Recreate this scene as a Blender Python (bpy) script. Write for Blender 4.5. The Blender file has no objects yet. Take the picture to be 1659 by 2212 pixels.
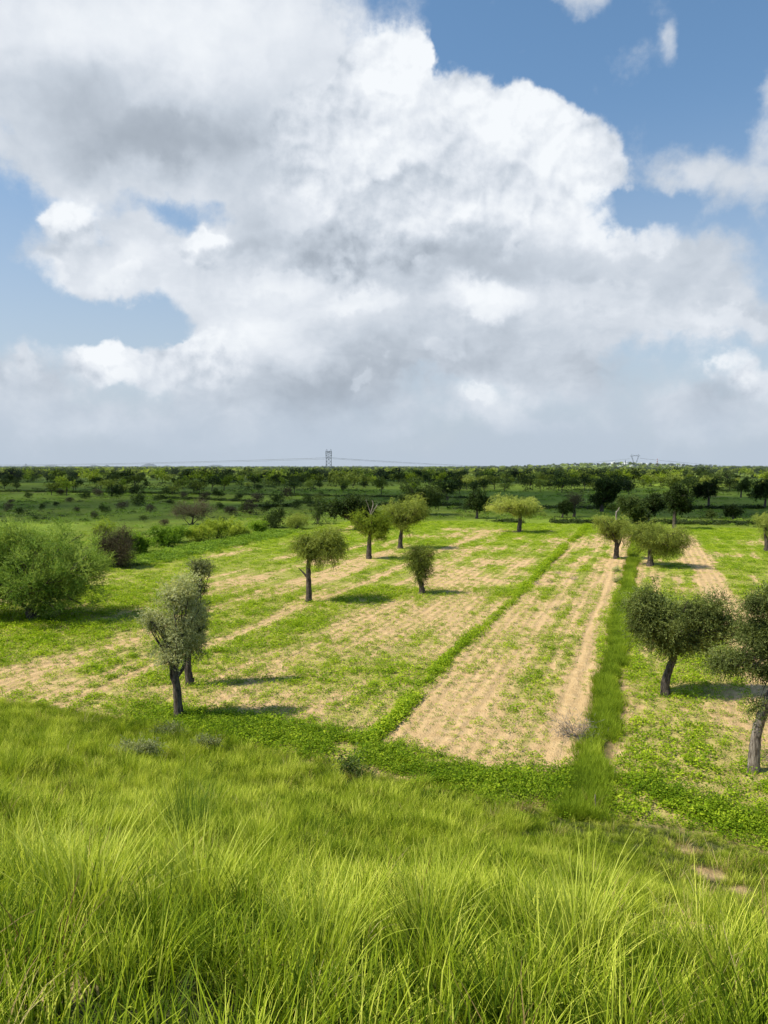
import bpy, math, random
import numpy as np
from mathutils import Vector, Matrix
scene = bpy.context.scene
COL = scene.collection
R = math.radians
F_PX, PITCH, EYE = 775.0, R(3.35), 10.0        # focal length in pixels (1024 high), camera tilt, eye height above the fields
A0 = R(18.8)                                    # bearing of the crop rows
SUN_EL, SUN_AZ = R(53), R(-104)                 # the sun stands to the left and a little behind the viewer

def ray(px, py):
    """direction of a point of the photo (1659 x 2212 grid) seen from the eye point"""
    X = px * .46293 - 384; Y = 512 - py * .46293
    return (X / F_PX, math.cos(PITCH) + Y / F_PX * math.sin(PITCH), -math.sin(PITCH) + Y / F_PX * math.cos(PITCH))

def on_ground(px, py, z=0.0):
    fx, fy, fz = ray(px, py)
    k = (z - EYE) / fz
    return fx * k, fy * k

# ---------------------------------------------------------------- camera
cam_d = bpy.data.cameras.new('camera'); cam = bpy.data.objects.new('camera', cam_d); COL.objects.link(cam)
cam.location = (0, 0, EYE); cam.rotation_euler = (R(90) - PITCH, 0, 0)
cam_d.sensor_fit = 'VERTICAL'; cam_d.sensor_height = 36; cam_d.lens = 36 * F_PX / 1024
cam_d.clip_start = .1; cam_d.clip_end = 60000
scene.camera = cam
scene.view_settings.view_transform = 'Standard'; scene.view_settings.look = 'None'
scene.view_settings.exposure = 0; scene.view_settings.gamma = 1
scene.render.engine = 'CYCLES'
scene.cycles.max_bounces = 3; scene.cycles.diffuse_bounces = 1; scene.cycles.glossy_bounces = 1
scene.cycles.use_adaptive_sampling = True; scene.cycles.adaptive_threshold = .02; scene.cycles.adaptive_min_samples = 24
scene.cycles.transmission_bounces = 2; scene.cycles.transparent_max_bounces = 6

# ---------------------------------------------------------------- node expressions
class N:
    """a tiny expression language over shader nodes"""
    def __init__(s, tree): s.t = tree
    def new(s, kind, **kw):
        n = s.t.nodes.new(kind)
        for k, v in kw.items(): setattr(n, k, v)
        return n
    def put(s, sock, v):
        if v is None: return
        if isinstance(v, bpy.types.NodeSocket): s.t.links.new(v, sock)
        else: sock.default_value = v
    def m(s, op, a, b=None, c=None, clamp=False):
        n = s.new('ShaderNodeMath', operation=op, use_clamp=clamp)
        for i, v in enumerate((a, b, c)): s.put(n.inputs[i], v)
        return n.outputs[0]
    def add(s, a, b): return s.m('ADD', a, b)
    def sub(s, a, b): return s.m('SUBTRACT', a, b)
    def mul(s, a, b): return s.m('MULTIPLY', a, b)
    def mad(s, a, b, c): return s.m('MULTIPLY_ADD', a, b, c)
    def v(s, op, a, b=None, c=None, scale=None):
        n = s.new('ShaderNodeVectorMath', operation=op)
        for i, x in enumerate((a, b, c)): s.put(n.inputs[i], x)
        if scale is not None: s.put(n.inputs['Scale'], scale)
        return n.outputs['Value'] if op in ('DOT_PRODUCT', 'LENGTH', 'DISTANCE') else n.outputs['Vector']
    def xyz(s, a):
        n = s.new('ShaderNodeSeparateXYZ'); s.put(n.inputs[0], a); return n.outputs
    def vec(s, x, y, z=0.0):
        n = s.new('ShaderNodeCombineXYZ')
        for i, a in enumerate((x, y, z)): s.put(n.inputs[i], a)
        return n.outputs[0]
    def noise(s, p, scale, detail=4.0, rough=.5, color=False, dist=0.0, lac=2.0):
        n = s.new('ShaderNodeTexNoise'); s.put(n.inputs['Vector'], p)
        n.inputs['Scale'].default_value = scale; n.inputs['Detail'].default_value = detail
        n.inputs['Roughness'].default_value = rough; n.inputs['Distortion'].default_value = dist
        n.inputs['Lacunarity'].default_value = lac
        return n.outputs['Color' if color else 'Fac']
    def voro(s, p, scale, detail=0.0, rough=.5, smooth=.3):
        n = s.new('ShaderNodeTexVoronoi', feature='SMOOTH_F1'); s.put(n.inputs['Vector'], p)
        n.inputs['Scale'].default_value = scale; n.inputs['Detail'].default_value = detail
        n.inputs['Roughness'].default_value = rough; n.inputs['Smoothness'].default_value = smooth
        return n.outputs['Distance']
    def ss(s, x, lo, hi, a=0.0, b=1.0):
        n = s.new('ShaderNodeMapRange', interpolation_type='SMOOTHSTEP')
        s.put(n.inputs[0], x); s.put(n.inputs[1], lo); s.put(n.inputs[2], hi); s.put(n.inputs[3], a); s.put(n.inputs[4], b)
        return n.outputs[0]
    def lin(s, x, lo, hi, a=0.0, b=1.0):
        n = s.new('ShaderNodeMapRange'); n.clamp = True
        s.put(n.inputs[0], x); s.put(n.inputs[1], lo); s.put(n.inputs[2], hi); s.put(n.inputs[3], a); s.put(n.inputs[4], b)
        return n.outputs[0]
    def mix(s, f, a, b, mode='MIX'):
        n = s.new('ShaderNodeMix', data_type='RGBA', blend_type=mode)
        s.put(n.inputs['Factor'], f)
        for i, x in ((6, a), (7, b)):
            if isinstance(x, (tuple, list)): x = tuple(x)[:3] + (1,)
            s.put(n.inputs[i], x)
        return n.outputs[2]
# ---------------------------------------------------------------- sky, clouds and sun
def srgb(r, g, b):
    f = lambda c: (c / 255 / 12.92) if c <= 10 else ((c / 255 + .055) / 1.055) ** 2.4
    return (f(r), f(g), f(b))
SKY_STRENGTH = .1
def build_world():
    w = bpy.data.worlds.new('World'); scene.world = w; w.use_nodes = True
    t = w.node_tree; t.nodes.clear(); n = N(t)
    out = n.new('ShaderNodeOutputWorld'); bg = n.new('ShaderNodeBackground')
    t.links.new(bg.outputs[0], out.inputs[0]); bg.inputs[1].default_value = SKY_STRENGTH
    sky = n.new('ShaderNodeTexSky', sky_type='NISHITA'); sky.sun_disc = False
    sky.sun_elevation = SUN_EL; sky.sun_rotation = SUN_AZ; sky.altitude = 200; sky.dust_density = 1.0; sky.air_density = 1.0
    d = n.new('ShaderNodeTexCoord').outputs['Generated']
    d = n.v('NORMALIZE', d)
    x, y, z = n.xyz(d)
    ya = n.m('MAXIMUM', y, .10)
    g = n.vec(n.m('DIVIDE', x, ya), n.m('DIVIDE', z, ya), 0.0)
    # turbulence: a broad and a fine warp shared by all clouds
    w1 = n.v('SUBTRACT', n.noise(d, 3.2, 3, .5, True), (.5, .5, .5))
    w2 = n.v('SUBTRACT', n.noise(d, 11, 5, .58, True), (.5, .5, .5))
    gw = n.v('MULTIPLY_ADD', w1, (.20, .16, 0), g)
    gw = n.v('MULTIPLY_ADD', w2, (.12, .12, 0), gw)
    gl = n.v('MULTIPLY_ADD', w1, (.08, .06, 0), g)
    gl = n.v('MULTIPLY_ADD', w2, (.11, .10, 0), gl)
    gs = n.v('MULTIPLY_ADD', w1, (.07, .06, 0), g)
    gs = n.v('MULTIPLY_ADD', w2, (.15, .14, 0), gs)
    def blobs(p, items, steep=False):
        acc = None
        for cx, cy, rx, ry, wt in items:
            fx, fy, fz = ray(cx, cy)
            k = F_PX / .46293
            inv = (k / rx, k / ry, 0)
            q = n.v('MULTIPLY_ADD', p, inv, (-fx / fy * inv[0], -fz / fy * inv[1], 0))
            r2 = n.v('DOT_PRODUCT', q, q)
            # smooth bump wt / (1 + r2^2)
            r4 = n.mul(r2, r2)
            e = n.m('DIVIDE', wt, n.mad(r4, r4, 1.0) if steep else n.add(r4, 1.0))
            acc = e if acc is None else n.add(acc, e)
        return acc
    fine = n.noise(d, 8, 7, .6)
    finer = n.noise(d, 40, 4, .6)
    def relief(p):           # billows: cells with rounded tops
        a = n.m('ABSOLUTE', n.mad(n.noise(p, 7, 1.0, .5), 2.0, -1.0))
        b = n.m('ABSOLUTE', n.mad(n.noise(p, 19, 2.0, .5), 2.0, -1.0))
        return n.mad(b, .55, a)          # 0 in the creases, up to ~.8 on the billows
    pw = n.v('MULTIPLY_ADD', w2, (.06, .06, .06), d)
    up = n.v('ADD', pw, (-.006, -.004, .008))
    r_a = relief(pw); r_b = relief(up)
    bump = n.mul(n.sub(r_a, r_b), -1.0)            # + where the surface faces the sun
    f_b = n.noise(n.v('ADD', d, (-.006, -.003, .009)), 8, 7, .6)
    slope = n.sub(f_b, fine)                      # second, finer relief
    # ---- coverage
    soft = blobs(gw, SOFT)
    crisp = blobs(gl, CRISP)
    holes = blobs(gl, HOLES)
    s_d = n.sub(n.mad(n.sub(fine, .5), 2.6, soft), holes)
    s_d = n.mad(n.sub(finer, .5), .6, s_d)
    a_s = n.ss(s_d, .16, 1.15)
    c_d = n.mad(n.sub(fine, .5), 1.5, crisp)
    c_d = n.mad(n.sub(finer, .5), .6, c_d)
    c_d = n.mad(n.sub(r_a, .4), .6, c_d)
    c_d = n.sub(c_d, n.mul(holes, .8))
    a_c = n.ss(c_d, .36, .86)
    alpha = n.m('SUBTRACT', 1.0, n.mul(n.sub(1.0, a_s), n.sub(1.0, a_c)))
    # ---- brightness of the cloud: lit tops, grey bases
    br = n.sub(blobs(gl, LIGHT), blobs(gw, DARK))
    br = n.add(br, .77)
    br = n.add(br, blobs(gs, PUFF, True))
    edge = n.mul(n.ss(c_d, .95, .5), n.mul(a_c, .05))
    br = n.add(br, edge)
    rel = n.mul(n.mad(bump, .40, n.mul(slope, .9)), n.mad(a_c, .9, .35))
    br = n.add(br, rel)
    br = n.mad(n.sub(fine, .5), .30, br)
    bands = n.noise(n.v('MULTIPLY', pw, (1, 1, 2.4)), 5.5, 5, .58)
    br = n.mad(n.sub(bands, .5), n.ss(z, .42, .1, .12, .55), br)
    br = n.m('MINIMUM', n.m('MAXIMUM', br, .40), 1.07)
    # colour ramp from grey base to sunlit white
    ramp = n.new('ShaderNodeValToRGB'); t.links.new(br, ramp.inputs[0])
    el = ramp.color_ramp.elements
    el[0].position = .40; el[0].color = (*srgb(150, 160, 172), 1)
    el[1].position = 1.0; el[1].color = (*srgb(246, 250, 254), 1)
    for p_, c_ in ((.58, (174, 184, 196)), (.72, (200, 209, 220)), (.86, (226, 232, 240))):
        e = el.new(p_); e.color = (*srgb(*c_), 1)
    cloud = n.mul_c(ramp.outputs[0], 1 / SKY_STRENGTH)
    # ---- clear sky: the Nishita sky, tinted to the deep monsoon blue of the day
    tint = n.mix(n.ss(z, .0, .55), (1.05, 1.02, 1.0), (.90, 1.13, 1.19))
    clear = n.mix(1.0, n.mul_c(sky.outputs[0], SKY_GAIN), tint, 'MULTIPLY')
    clear = n.mix(n.ss(z, .62, .9, 0, .5), clear, (.4, .9, 2.2))  # unseen zenith darkened to lower the ambient light
    # haze band over the horizon
    hz = n.mul_c(n.rgb(srgb(187, 200, 215)), 1 / SKY_STRENGTH)
    clear = n.mix(n.ss(z, .42, .02, 0, .72), clear, hz)
    col = n.mix(alpha, clear, cloud)
    hn = n.mad(n.sub(fine, .5), .12, z)
    col = n.mix(n.ss(hn, .13, .01, 0, .93), col, hz)
    t.links.new(col, bg.inputs[0])
    w.cycles.sampling_method = 'NONE'
def _mul_c(s, c, k):
    return s.v('SCALE', c, scale=k)
def _rgb(s, c):
    n = s.new('ShaderNodeRGB'); n.outputs[0].default_value = (*c, 1); return n.outputs[0]
N.mul_c = _mul_c; N.rgb = _rgb
SKY_GAIN = 1.35
SOFT = [(1520,440,170,60,.42),(1400,330,80,50,.35),(1560,160,60,90,.28),(60,90,260,200,1.3),(400,110,300,200,1.4),(330,280,300,110,1.3),(600,250,140,150,1.0),(640,30,130,120,.55),
        (220,330,150,60,.7),(560,400,110,50,.6),(250,560,170,60,1.0),(350,590,140,50,.9),(470,480,80,50,.6),
        (700,480,170,130,1.2),(900,600,380,110,1.4),(1270,590,180,80,1.0),(1470,590,190,42,.6),(1120,700,400,100,.95),
        (800,760,340,80,1.1),(1590,690,150,35,.9),(600,680,150,80,1.0),(1480,385,80,45,.6),(1620,450,70,50,.6),
        (1400,640,200,50,.65),(1235,30,62,60,.9),(1140,15,70,28,.7),(1400,150,34,55,.75),(1640,170,32,65,.8),(1320,220,60,60,.5),
        (1640,320,55,65,.75),(1100,140,22,50,.5),(30,860,160,100,1.0),(1560,860,140,50,.9),(350,900,350,50,.6),
        (690,890,400,40,.5),(1100,880,90,30,.5),(1350,850,120,40,.35),(1200,900,120,30,.4),(560,830,130,60,.8),(1120,460,190,100,.9)]
CRISP = [(865,170,85,100,1.1),(790,210,90,90,.8),(850,330,230,140,1.1),(1040,290,130,75,1.0),(1210,360,110,80,1.0),(1000,420,280,120,1.0),
        (145,465,62,48,1.0),(430,530,62,50,.95),(275,410,45,30,.5),(250,760,75,60,1.0),(390,770,110,55,.95),(470,790,90,60,.9),
        (30,800,90,65,.8),(1610,800,85,70,1.0),(1045,860,42,20,.75),(700,560,170,60,.7),(120,560,60,40,.6),(1180,880,40,18,.45),(1380,520,100,50,.5),(1330,430,60,60,.4)]
HOLES = [(20,260,45,35,.7),(420,455,95,38,1.0),(30,400,70,120,.6),(160,690,240,42,.8),(400,700,60,28,.6),(680,140,35,45,.5),(1345,470,100,34,.7),
         (745,380,25,22,.45),(1140,340,26,30,.5),(1090,580,50,20,.25),(950,120,18,60,.4),(1500,230,220,120,.6),(1440,450,110,38,.8),(60,660,90,50,.6),(1300,760,90,22,.4),(1150,110,120,110,.5),
         (1420,760,120,50,.35),(1500,520,90,40,.2)]
PUFF = [(870,140,85,75,.09),(1040,275,125,60,.08),(1210,365,85,60,.08),(760,350,95,70,.08),(630,460,75,50,.09),(720,440,60,40,.06),(1055,655,95,38,.12),(770,655,75,30,.09),
        (590,615,70,26,.08),(1290,480,75,42,.08),(1430,520,65,32,.09),(1310,640,110,34,.08),(450,745,75,38,.10),(235,738,46,26,.10),(320,800,70,34,.08),(146,448,46,24,.10),(428,516,46,24,.10),
        (105,580,45,28,.10),(250,600,65,30,.08),(1600,690,85,22,.09),(950,770,60,20,.06),(772,806,34,15,.10),(1045,858,34,17,.16),(1190,882,30,12,.08),(1605,785,70,48,.10),(350,215,70,34,.05),(40,790,50,50,.08),(1480,385,60,36,.07),(880,590,60,22,.07)]
LIGHT = [(830,900,1100,110,.08),(430,70,230,90,.18),(865,140,100,80,.14),(150,450,60,40,.10),(430,515,50,35,.10),(235,742,60,35,.10),(1050,260,150,50,.13),
         (1210,350,90,50,.11),(1050,650,130,40,.17),(1600,760,80,40,.10),(1045,855,45,18,.25),(450,740,120,35,.09),(760,300,150,80,.12),(1000,480,160,50,.12),
         (60,60,160,80,.12),(700,640,120,50,.14),(1260,480,120,50,.10),(280,560,80,30,.1)]
DARK = [(165,490,60,26,.10),(450,560,60,24,.10),(260,800,70,26,.08),(1620,830,70,28,.08),(340,290,180,70,.18),(130,170,130,80,.10),(600,330,180,80,.13),(720,570,170,50,.14),(960,580,220,50,.11),(650,830,190,45,.15),
        (830,790,200,50,.11),(1130,600,160,80,.08),(100,830,140,50,.08),(1200,760,200,50,.06),(1500,620,160,60,.06),(1600,860,120,40,.14),(1480,400,90,50,.07),(300,330,130,40,.06),(300,850,150,50,.05)]
build_world()
sun_d = bpy.data.lights.new('sun', 'SUN'); sun_o = bpy.data.objects.new('sun', sun_d); COL.objects.link(sun_o)
sun_d.energy = 5.0; sun_d.angle = R(.55); sun_d.color = (1.0, .94, .82)
# the sun's direction as the sky node counts it: from +Y clockwise
sdir = Vector((math.sin(SUN_AZ) * math.cos(SUN_EL), math.cos(SUN_AZ) * math.cos(SUN_EL), math.sin(SUN_EL)))
sun_o.rotation_euler = sdir.to_track_quat('Z', 'Y').to_euler(); sun_o.location = sdir * 60
# ---------------------------------------------------------------- helpers
def obj(name, me, parent=None, mat=None):
    o = bpy.data.objects.new(name, me); COL.objects.link(o)
    if parent is not None: o.parent = parent
    if mat is not None and me is not None: me.materials.append(mat)
    return o
def tag(o, label=None, cat=None, group=None, kind=None):
    if label: o['label'] = label
    if cat: o['category'] = cat
    if group: o['group'] = group
    if kind: o['kind'] = kind
    return o
def thing(name, loc, label, cat, group=None, rz=0.0):
    o = bpy.data.objects.new(name, None); COL.objects.link(o); o.location = loc; o.rotation_euler = (0, 0, rz)
    o.empty_display_size = .3
    return tag(o, label, cat, group)
def mesh_np(name, V, Fq, uvs=None, smooth=False, attrs=None):
    """mesh from numpy vertices and equal-sized faces"""
    me = bpy.data.meshes.new(name)
    V = np.asarray(V, np.float32).reshape(-1, 3); Fq = np.asarray(Fq, np.int32)
    k = Fq.shape[1]; nf = Fq.shape[0]
    me.vertices.add(len(V)); me.vertices.foreach_set('co', V.ravel())
    me.loops.add(nf * k); me.loops.foreach_set('vertex_index', Fq.ravel())
    me.polygons.add(nf); me.polygons.foreach_set('loop_start', np.arange(0, nf * k, k, dtype=np.int32))
    me.polygons.foreach_set('loop_total', np.full(nf, k, np.int32))
    if smooth: me.polygons.foreach_set('use_smooth', np.ones(nf, bool))
    for an, av in (attrs or {}).items():
        a = me.attributes.new(an, 'FLOAT', 'POINT'); a.data.foreach_set('value', np.asarray(av, np.float32).ravel())
    me.update(); me.validate(); return me
def merge(parts):
    V, Fs, A, off = [], [], [], 0
    for p in parts:
        V.append(p[0]); Fs.append(p[1] + off); off += len(p[0])
        if len(p) > 2: A.append(p[2])
    return (np.concatenate(V), np.concatenate(Fs)) + ((np.concatenate(A),) if A else ())
def _h(ix, iy, seed):
    n = (ix * 374761393 + iy * 668265263 + seed * 1274126177) & 0xFFFFFFFF
    n = ((n ^ (n >> 13)) * 1274126177) & 0xFFFFFFFF
    return ((n ^ (n >> 16)) & 0xFFFFFF) / 16777215.0
def vnoise(x, y, seed=0):
    x = np.asarray(x, float); y = np.asarray(y, float)
    ix = np.floor(x).astype(np.int64); iy = np.floor(y).astype(np.int64)
    fx = x - ix; fy = y - iy; fx = fx * fx * (3 - 2 * fx); fy = fy * fy * (3 - 2 * fy)
    a = _h(ix, iy, seed); b = _h(ix + 1, iy, seed); c = _h(ix, iy + 1, seed); d = _h(ix + 1, iy + 1, seed)
    return (a * (1 - fx) + b * fx) * (1 - fy) + (c * (1 - fx) + d * fx) * fy
def fbm(x, y, seed=0, octaves=4):
    s, a, t = 0, .5, 0
    for k in range(octaves):
        s = s + a * vnoise(x * 2 ** k, y * 2 ** k, seed + 17 * k); t += a; a *= .5
    return s / t
def sstep(x, lo, hi):
    t = np.clip((x - lo) / (hi - lo), 0, 1); return t * t * (3 - 2 * t)

# ---------------------------------------------------------------- land form
FOOT = np.array([(-200, 75), (-60, 50), (-30, 38), (-16.2, 32.4), (-10.5, 30.0), (-5.5, 27.4), (1, 23.9), (5.1, 21.9), (7, 21.3), (8.6, 20.7), (9.8, 19.7), (11.5, 17.6), (14, 14.0), (22, 9), (40, 5), (200, 3)], float)
def foot_y(x): return np.interp(x, FOOT[:, 0], FOOT[:, 1])
def land(x, y):
    x = np.asarray(x, float); y = np.asarray(y, float)
    yf = foot_y(x)
    t = (yf - y) / yf
    tt = np.clip(t, 0, 1)
    s = tt - .19 * np.sin(np.pi * tt) * (1 - tt)
    h = 8.35 * s + np.clip(t - 1, 0, 3) * 1.2
    h = h + sstep(tt, .02, .3) * ((fbm(x * .28, y * .28, 3) - .5) * .9 + (vnoise(x * .9, y * .9, 5) - .5) * .18)
    h = h + (1 - sstep(tt, 0, .1)) * (fbm(x * .05, y * .05, 8) - .5) * .25 * sstep(np.hypot(x, y), 20, 60)
    # far plain: very low swells, one rise behind the village
    r = np.hypot(x, y)
    h = h + sstep(r, 250, 900) * (fbm(x * .0016, y * .0016, 21, 3) - .5) * 5
    h = h + 15 * np.exp(-((x - 680) / 300) ** 2 - ((y - 2330) / 260) ** 2)
    return h
def land1(x, y): return float(land(np.array([x]), np.array([y]))[0])
def on_land(px, py):
    z = 0.0
    for _ in range(12):
        x, y = on_ground(px, py, z); z = .5 * z + .5 * land1(x, y)
    return x, y, land1(x, y)

def st_of(x, y): return x * math.sin(A0) + y * math.cos(A0), x * math.cos(A0) - y * math.sin(A0)
def bump1(t, c, w, e=.35): return sstep(t, c - w - e, c - w + e) * (1 - sstep(t, c + w - e, c + w + e))
BARE_SPOTS = []
BASES = [on_ground(*q) for q in ((385, 1552), (411, 1480), (667, 1302), (797, 1207), (864, 1185), (912, 1283), (1122, 1150), (1331, 1207), (1405, 1223), (1437, 1502), (1629, 1666))]
def crop_cover(x, y):
    """0 bare sand .. 1 closed green crop, over the fields in front of the far boundary"""
    s, t = st_of(x, y)
    t = t + (vnoise(s * .12, t * .3, 40) - .5) * .5
    far = sstep(s, 45, 110)
    # streaks that run with the rows, and round patches
    streak = fbm(s * .09, t * 1.1, 31, 3); patch = fbm(x * .16, y * .16, 33, 3)
    n = (streak - .5) * 1.0 + (patch - .5) * 1.0
    c = np.full_like(s, .55)
    def zone(a, b, near, farv, e=.5):
        nonlocal c
        w = sstep(t, a - e, a + e) * (1 - sstep(t, b - e, b + e))
        c = c * (1 - w) + w * (near + (farv - near) * far)
    zone(-70, -46.5, .95, .95, 1)
    zone(-46.5, -34, .84, .80, 1.5)
    zone(-34, -29.5, .80, .72, 1)
    zone(-29.5, -26.2, .36, .66)
    zone(-26.2, -24, .56, .74)
    zone(-22.5, -17.5, .62, .78, .6)
    zone(-17.5, -10.2, .52, .72, .8)
    zone(-9.0, -4.0, .34, .66, .5)
    zone(-1.3, 4.0, .80, .86, .4)
    zone(6.8, 60, .64, .84, .6)
    # lush around the thorn tree and at the foot of the dune
    lush = np.exp(-(((x + 24) / 9) ** 2 + ((y - 45.5) / 5.5) ** 2)) * .7
    yf = foot_y(x)
    band = np.exp(-((y - yf - 1.7 - 1.2 * (vnoise(x * .3, y * .0, 44) - .5)) / 1.6) ** 2) * sstep(x, -11, -7) * .95
    band2 = np.exp(-((y - yf - 1.0) / 3.5) ** 2) * sstep(x, 6.5, 9) * .4
    c = c + n + lush + band + band2
    c = c - .5 * sstep(t, -29.5, -26) * (1 - sstep(t, -26, -22)) * (1 - sstep(s, 30, 40)) * .3
    # soil gap right under the dune
    c = c - np.exp(-((y - yf - .1) / .40) ** 2) * sstep(vnoise(x * .4, y * .1, 47), .5, .7) * sstep(x, 0, 2) * .8
    # rows of the sown lines, faint
    c = c + .07 * np.sin(t * 2 * math.pi / .62) * (1 - far)
    c = np.clip(c, 0, 1)
    line = bump1(t, -9.6, .16, .16)                 # the thick green row
    c = np.maximum(c, line * (.95 + .8 * (patch - .5)))
    g2 = bump1(t, -5.0, .25, .2) * sstep(fbm(s * .22, t, 35, 2), .45, .55)
    c = np.maximum(c, g2 * .75)
    for tc, w, k in ((-23.1, .30, .8), (-3.15, .36 + .2 * far, .95), (5.4, 1.05, .85)):
        wn = w * (.75 + .6 * vnoise(s * .18, t * 0 + tc, 50))
        c = c * (1 - k * bump1(t, tc, wn, .22))
    strip = bump1(t, -1.5, .40, .2)
    c = c * (1 - strip)
    # denser crop toward the far boundary
    c = np.maximum(c, .78 * sstep(s, 108, 128))
    for cx, cy in BASES:      # rank growth round every trunk and in its shade
        c = np.maximum(c, 1.0 * np.exp(-(((x - cx - .9) / 2.0) ** 2 + ((y - cy + .1) / 1.1) ** 2)))
    return c
def in_field(x, y):
    s, t = st_of(x, y)
    d = y - foot_y(x)
    return sstep(d, -.25, .25) * (1 - sstep(s, 136, 139)) * sstep(t + .00 * s, -53, -50)
def grass_cover(x, y):
    s, t = st_of(x, y); d = y - foot_y(x)
    dune = 1 - sstep(d, -.5, .35)
    strip = bump1(t, -1.5, .42, .2) * sstep(s, 20, 23) * (1 - sstep(s, 90, 137) * .7)
    return np.maximum(dune, strip)
# sandy washes on the lower right of the dune (photo grid)
WASH = [on_ground(px, py, z) + (r,) for px, py, z, r in ((1455, 2060, 4.2, .55), (1500, 2095, 4.6, .6), (1440, 2150, 5.0, .5), (1410, 2130, 4.9, .4), (1530, 2130, 4.9, .4), (1400, 1930, 2.7, .0), (1480, 1800, .9, .45), (1530, 1855, 1.2, .42), (1600, 1890, 1.4, .35), (30, 2170, 6.9, .4), (60, 2190, 6.9, .35))]
def wash(x, y):
    w = np.zeros_like(x)
    for cx, cy, r in WASH:
        if r > 0: w = np.maximum(w, np.exp(-((x - cx) ** 2 + (y - cy) ** 2) / r ** 2))
    return w

# ---------------------------------------------------------------- materials
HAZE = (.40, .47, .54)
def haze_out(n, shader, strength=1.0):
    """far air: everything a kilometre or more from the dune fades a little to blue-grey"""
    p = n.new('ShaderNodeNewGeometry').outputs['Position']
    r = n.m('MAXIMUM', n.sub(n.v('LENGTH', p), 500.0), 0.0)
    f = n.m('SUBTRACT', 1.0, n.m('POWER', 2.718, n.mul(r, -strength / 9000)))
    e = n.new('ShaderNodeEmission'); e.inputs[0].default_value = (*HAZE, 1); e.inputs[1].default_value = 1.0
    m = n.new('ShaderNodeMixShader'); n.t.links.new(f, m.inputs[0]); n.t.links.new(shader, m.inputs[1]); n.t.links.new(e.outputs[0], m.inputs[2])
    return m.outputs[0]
def new_mat(name):
    m = bpy.data.materials.new(name); m.use_nodes = True; m.node_tree.nodes.clear()
    n = N(m.node_tree); out = n.new('ShaderNodeOutputMaterial')
    return m, n, out
def attr(n, name, out='Fac', typ='GEOMETRY'):
    a = n.new('ShaderNodeAttribute', attribute_name=name, attribute_type=typ); return a.outputs[out]
def leaf_mat(name, dark, mid, light, trans=.35, haze=0.0, tcol=None, scale=.6, tip=None, big=0.0, each=.55):
    """leaves: colour varies by leaf ('var' attribute), by clump (position) and by plant (object random)"""
    m, n, out = new_mat(name)
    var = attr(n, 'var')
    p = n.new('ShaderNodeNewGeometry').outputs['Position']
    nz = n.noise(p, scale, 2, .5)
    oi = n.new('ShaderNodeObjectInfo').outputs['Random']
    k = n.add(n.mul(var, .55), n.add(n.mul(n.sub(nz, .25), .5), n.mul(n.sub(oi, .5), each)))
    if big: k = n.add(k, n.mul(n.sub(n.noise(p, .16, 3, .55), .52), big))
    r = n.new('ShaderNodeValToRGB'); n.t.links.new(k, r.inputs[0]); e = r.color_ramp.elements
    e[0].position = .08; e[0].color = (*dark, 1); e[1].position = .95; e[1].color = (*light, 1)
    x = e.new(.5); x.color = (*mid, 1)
    col = r.outputs[0]
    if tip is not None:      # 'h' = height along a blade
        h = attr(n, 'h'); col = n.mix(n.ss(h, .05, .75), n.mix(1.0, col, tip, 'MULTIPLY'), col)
    d = n.new('ShaderNodeBsdfPrincipled'); n.t.links.new(col, d.inputs['Base Color'])
    d.inputs['Roughness'].default_value = .55; d.inputs['Specular IOR Level'].default_value = .08
    tr = n.new('ShaderNodeBsdfTranslucent'); tc = n.mix(1.0, col, tcol or (1.25, 1.2, .5), 'MULTIPLY'); n.t.links.new(tc, tr.inputs[0])
    ms = n.new('ShaderNodeMixShader'); ms.inputs[0].default_value = trans
    n.t.links.new(d.outputs[0], ms.inputs[1]); n.t.links.new(tr.outputs[0], ms.inputs[2])
    sh = ms.outputs[0]
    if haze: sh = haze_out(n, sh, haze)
    n.t.links.new(sh, out.inputs[0]); return m

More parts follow.
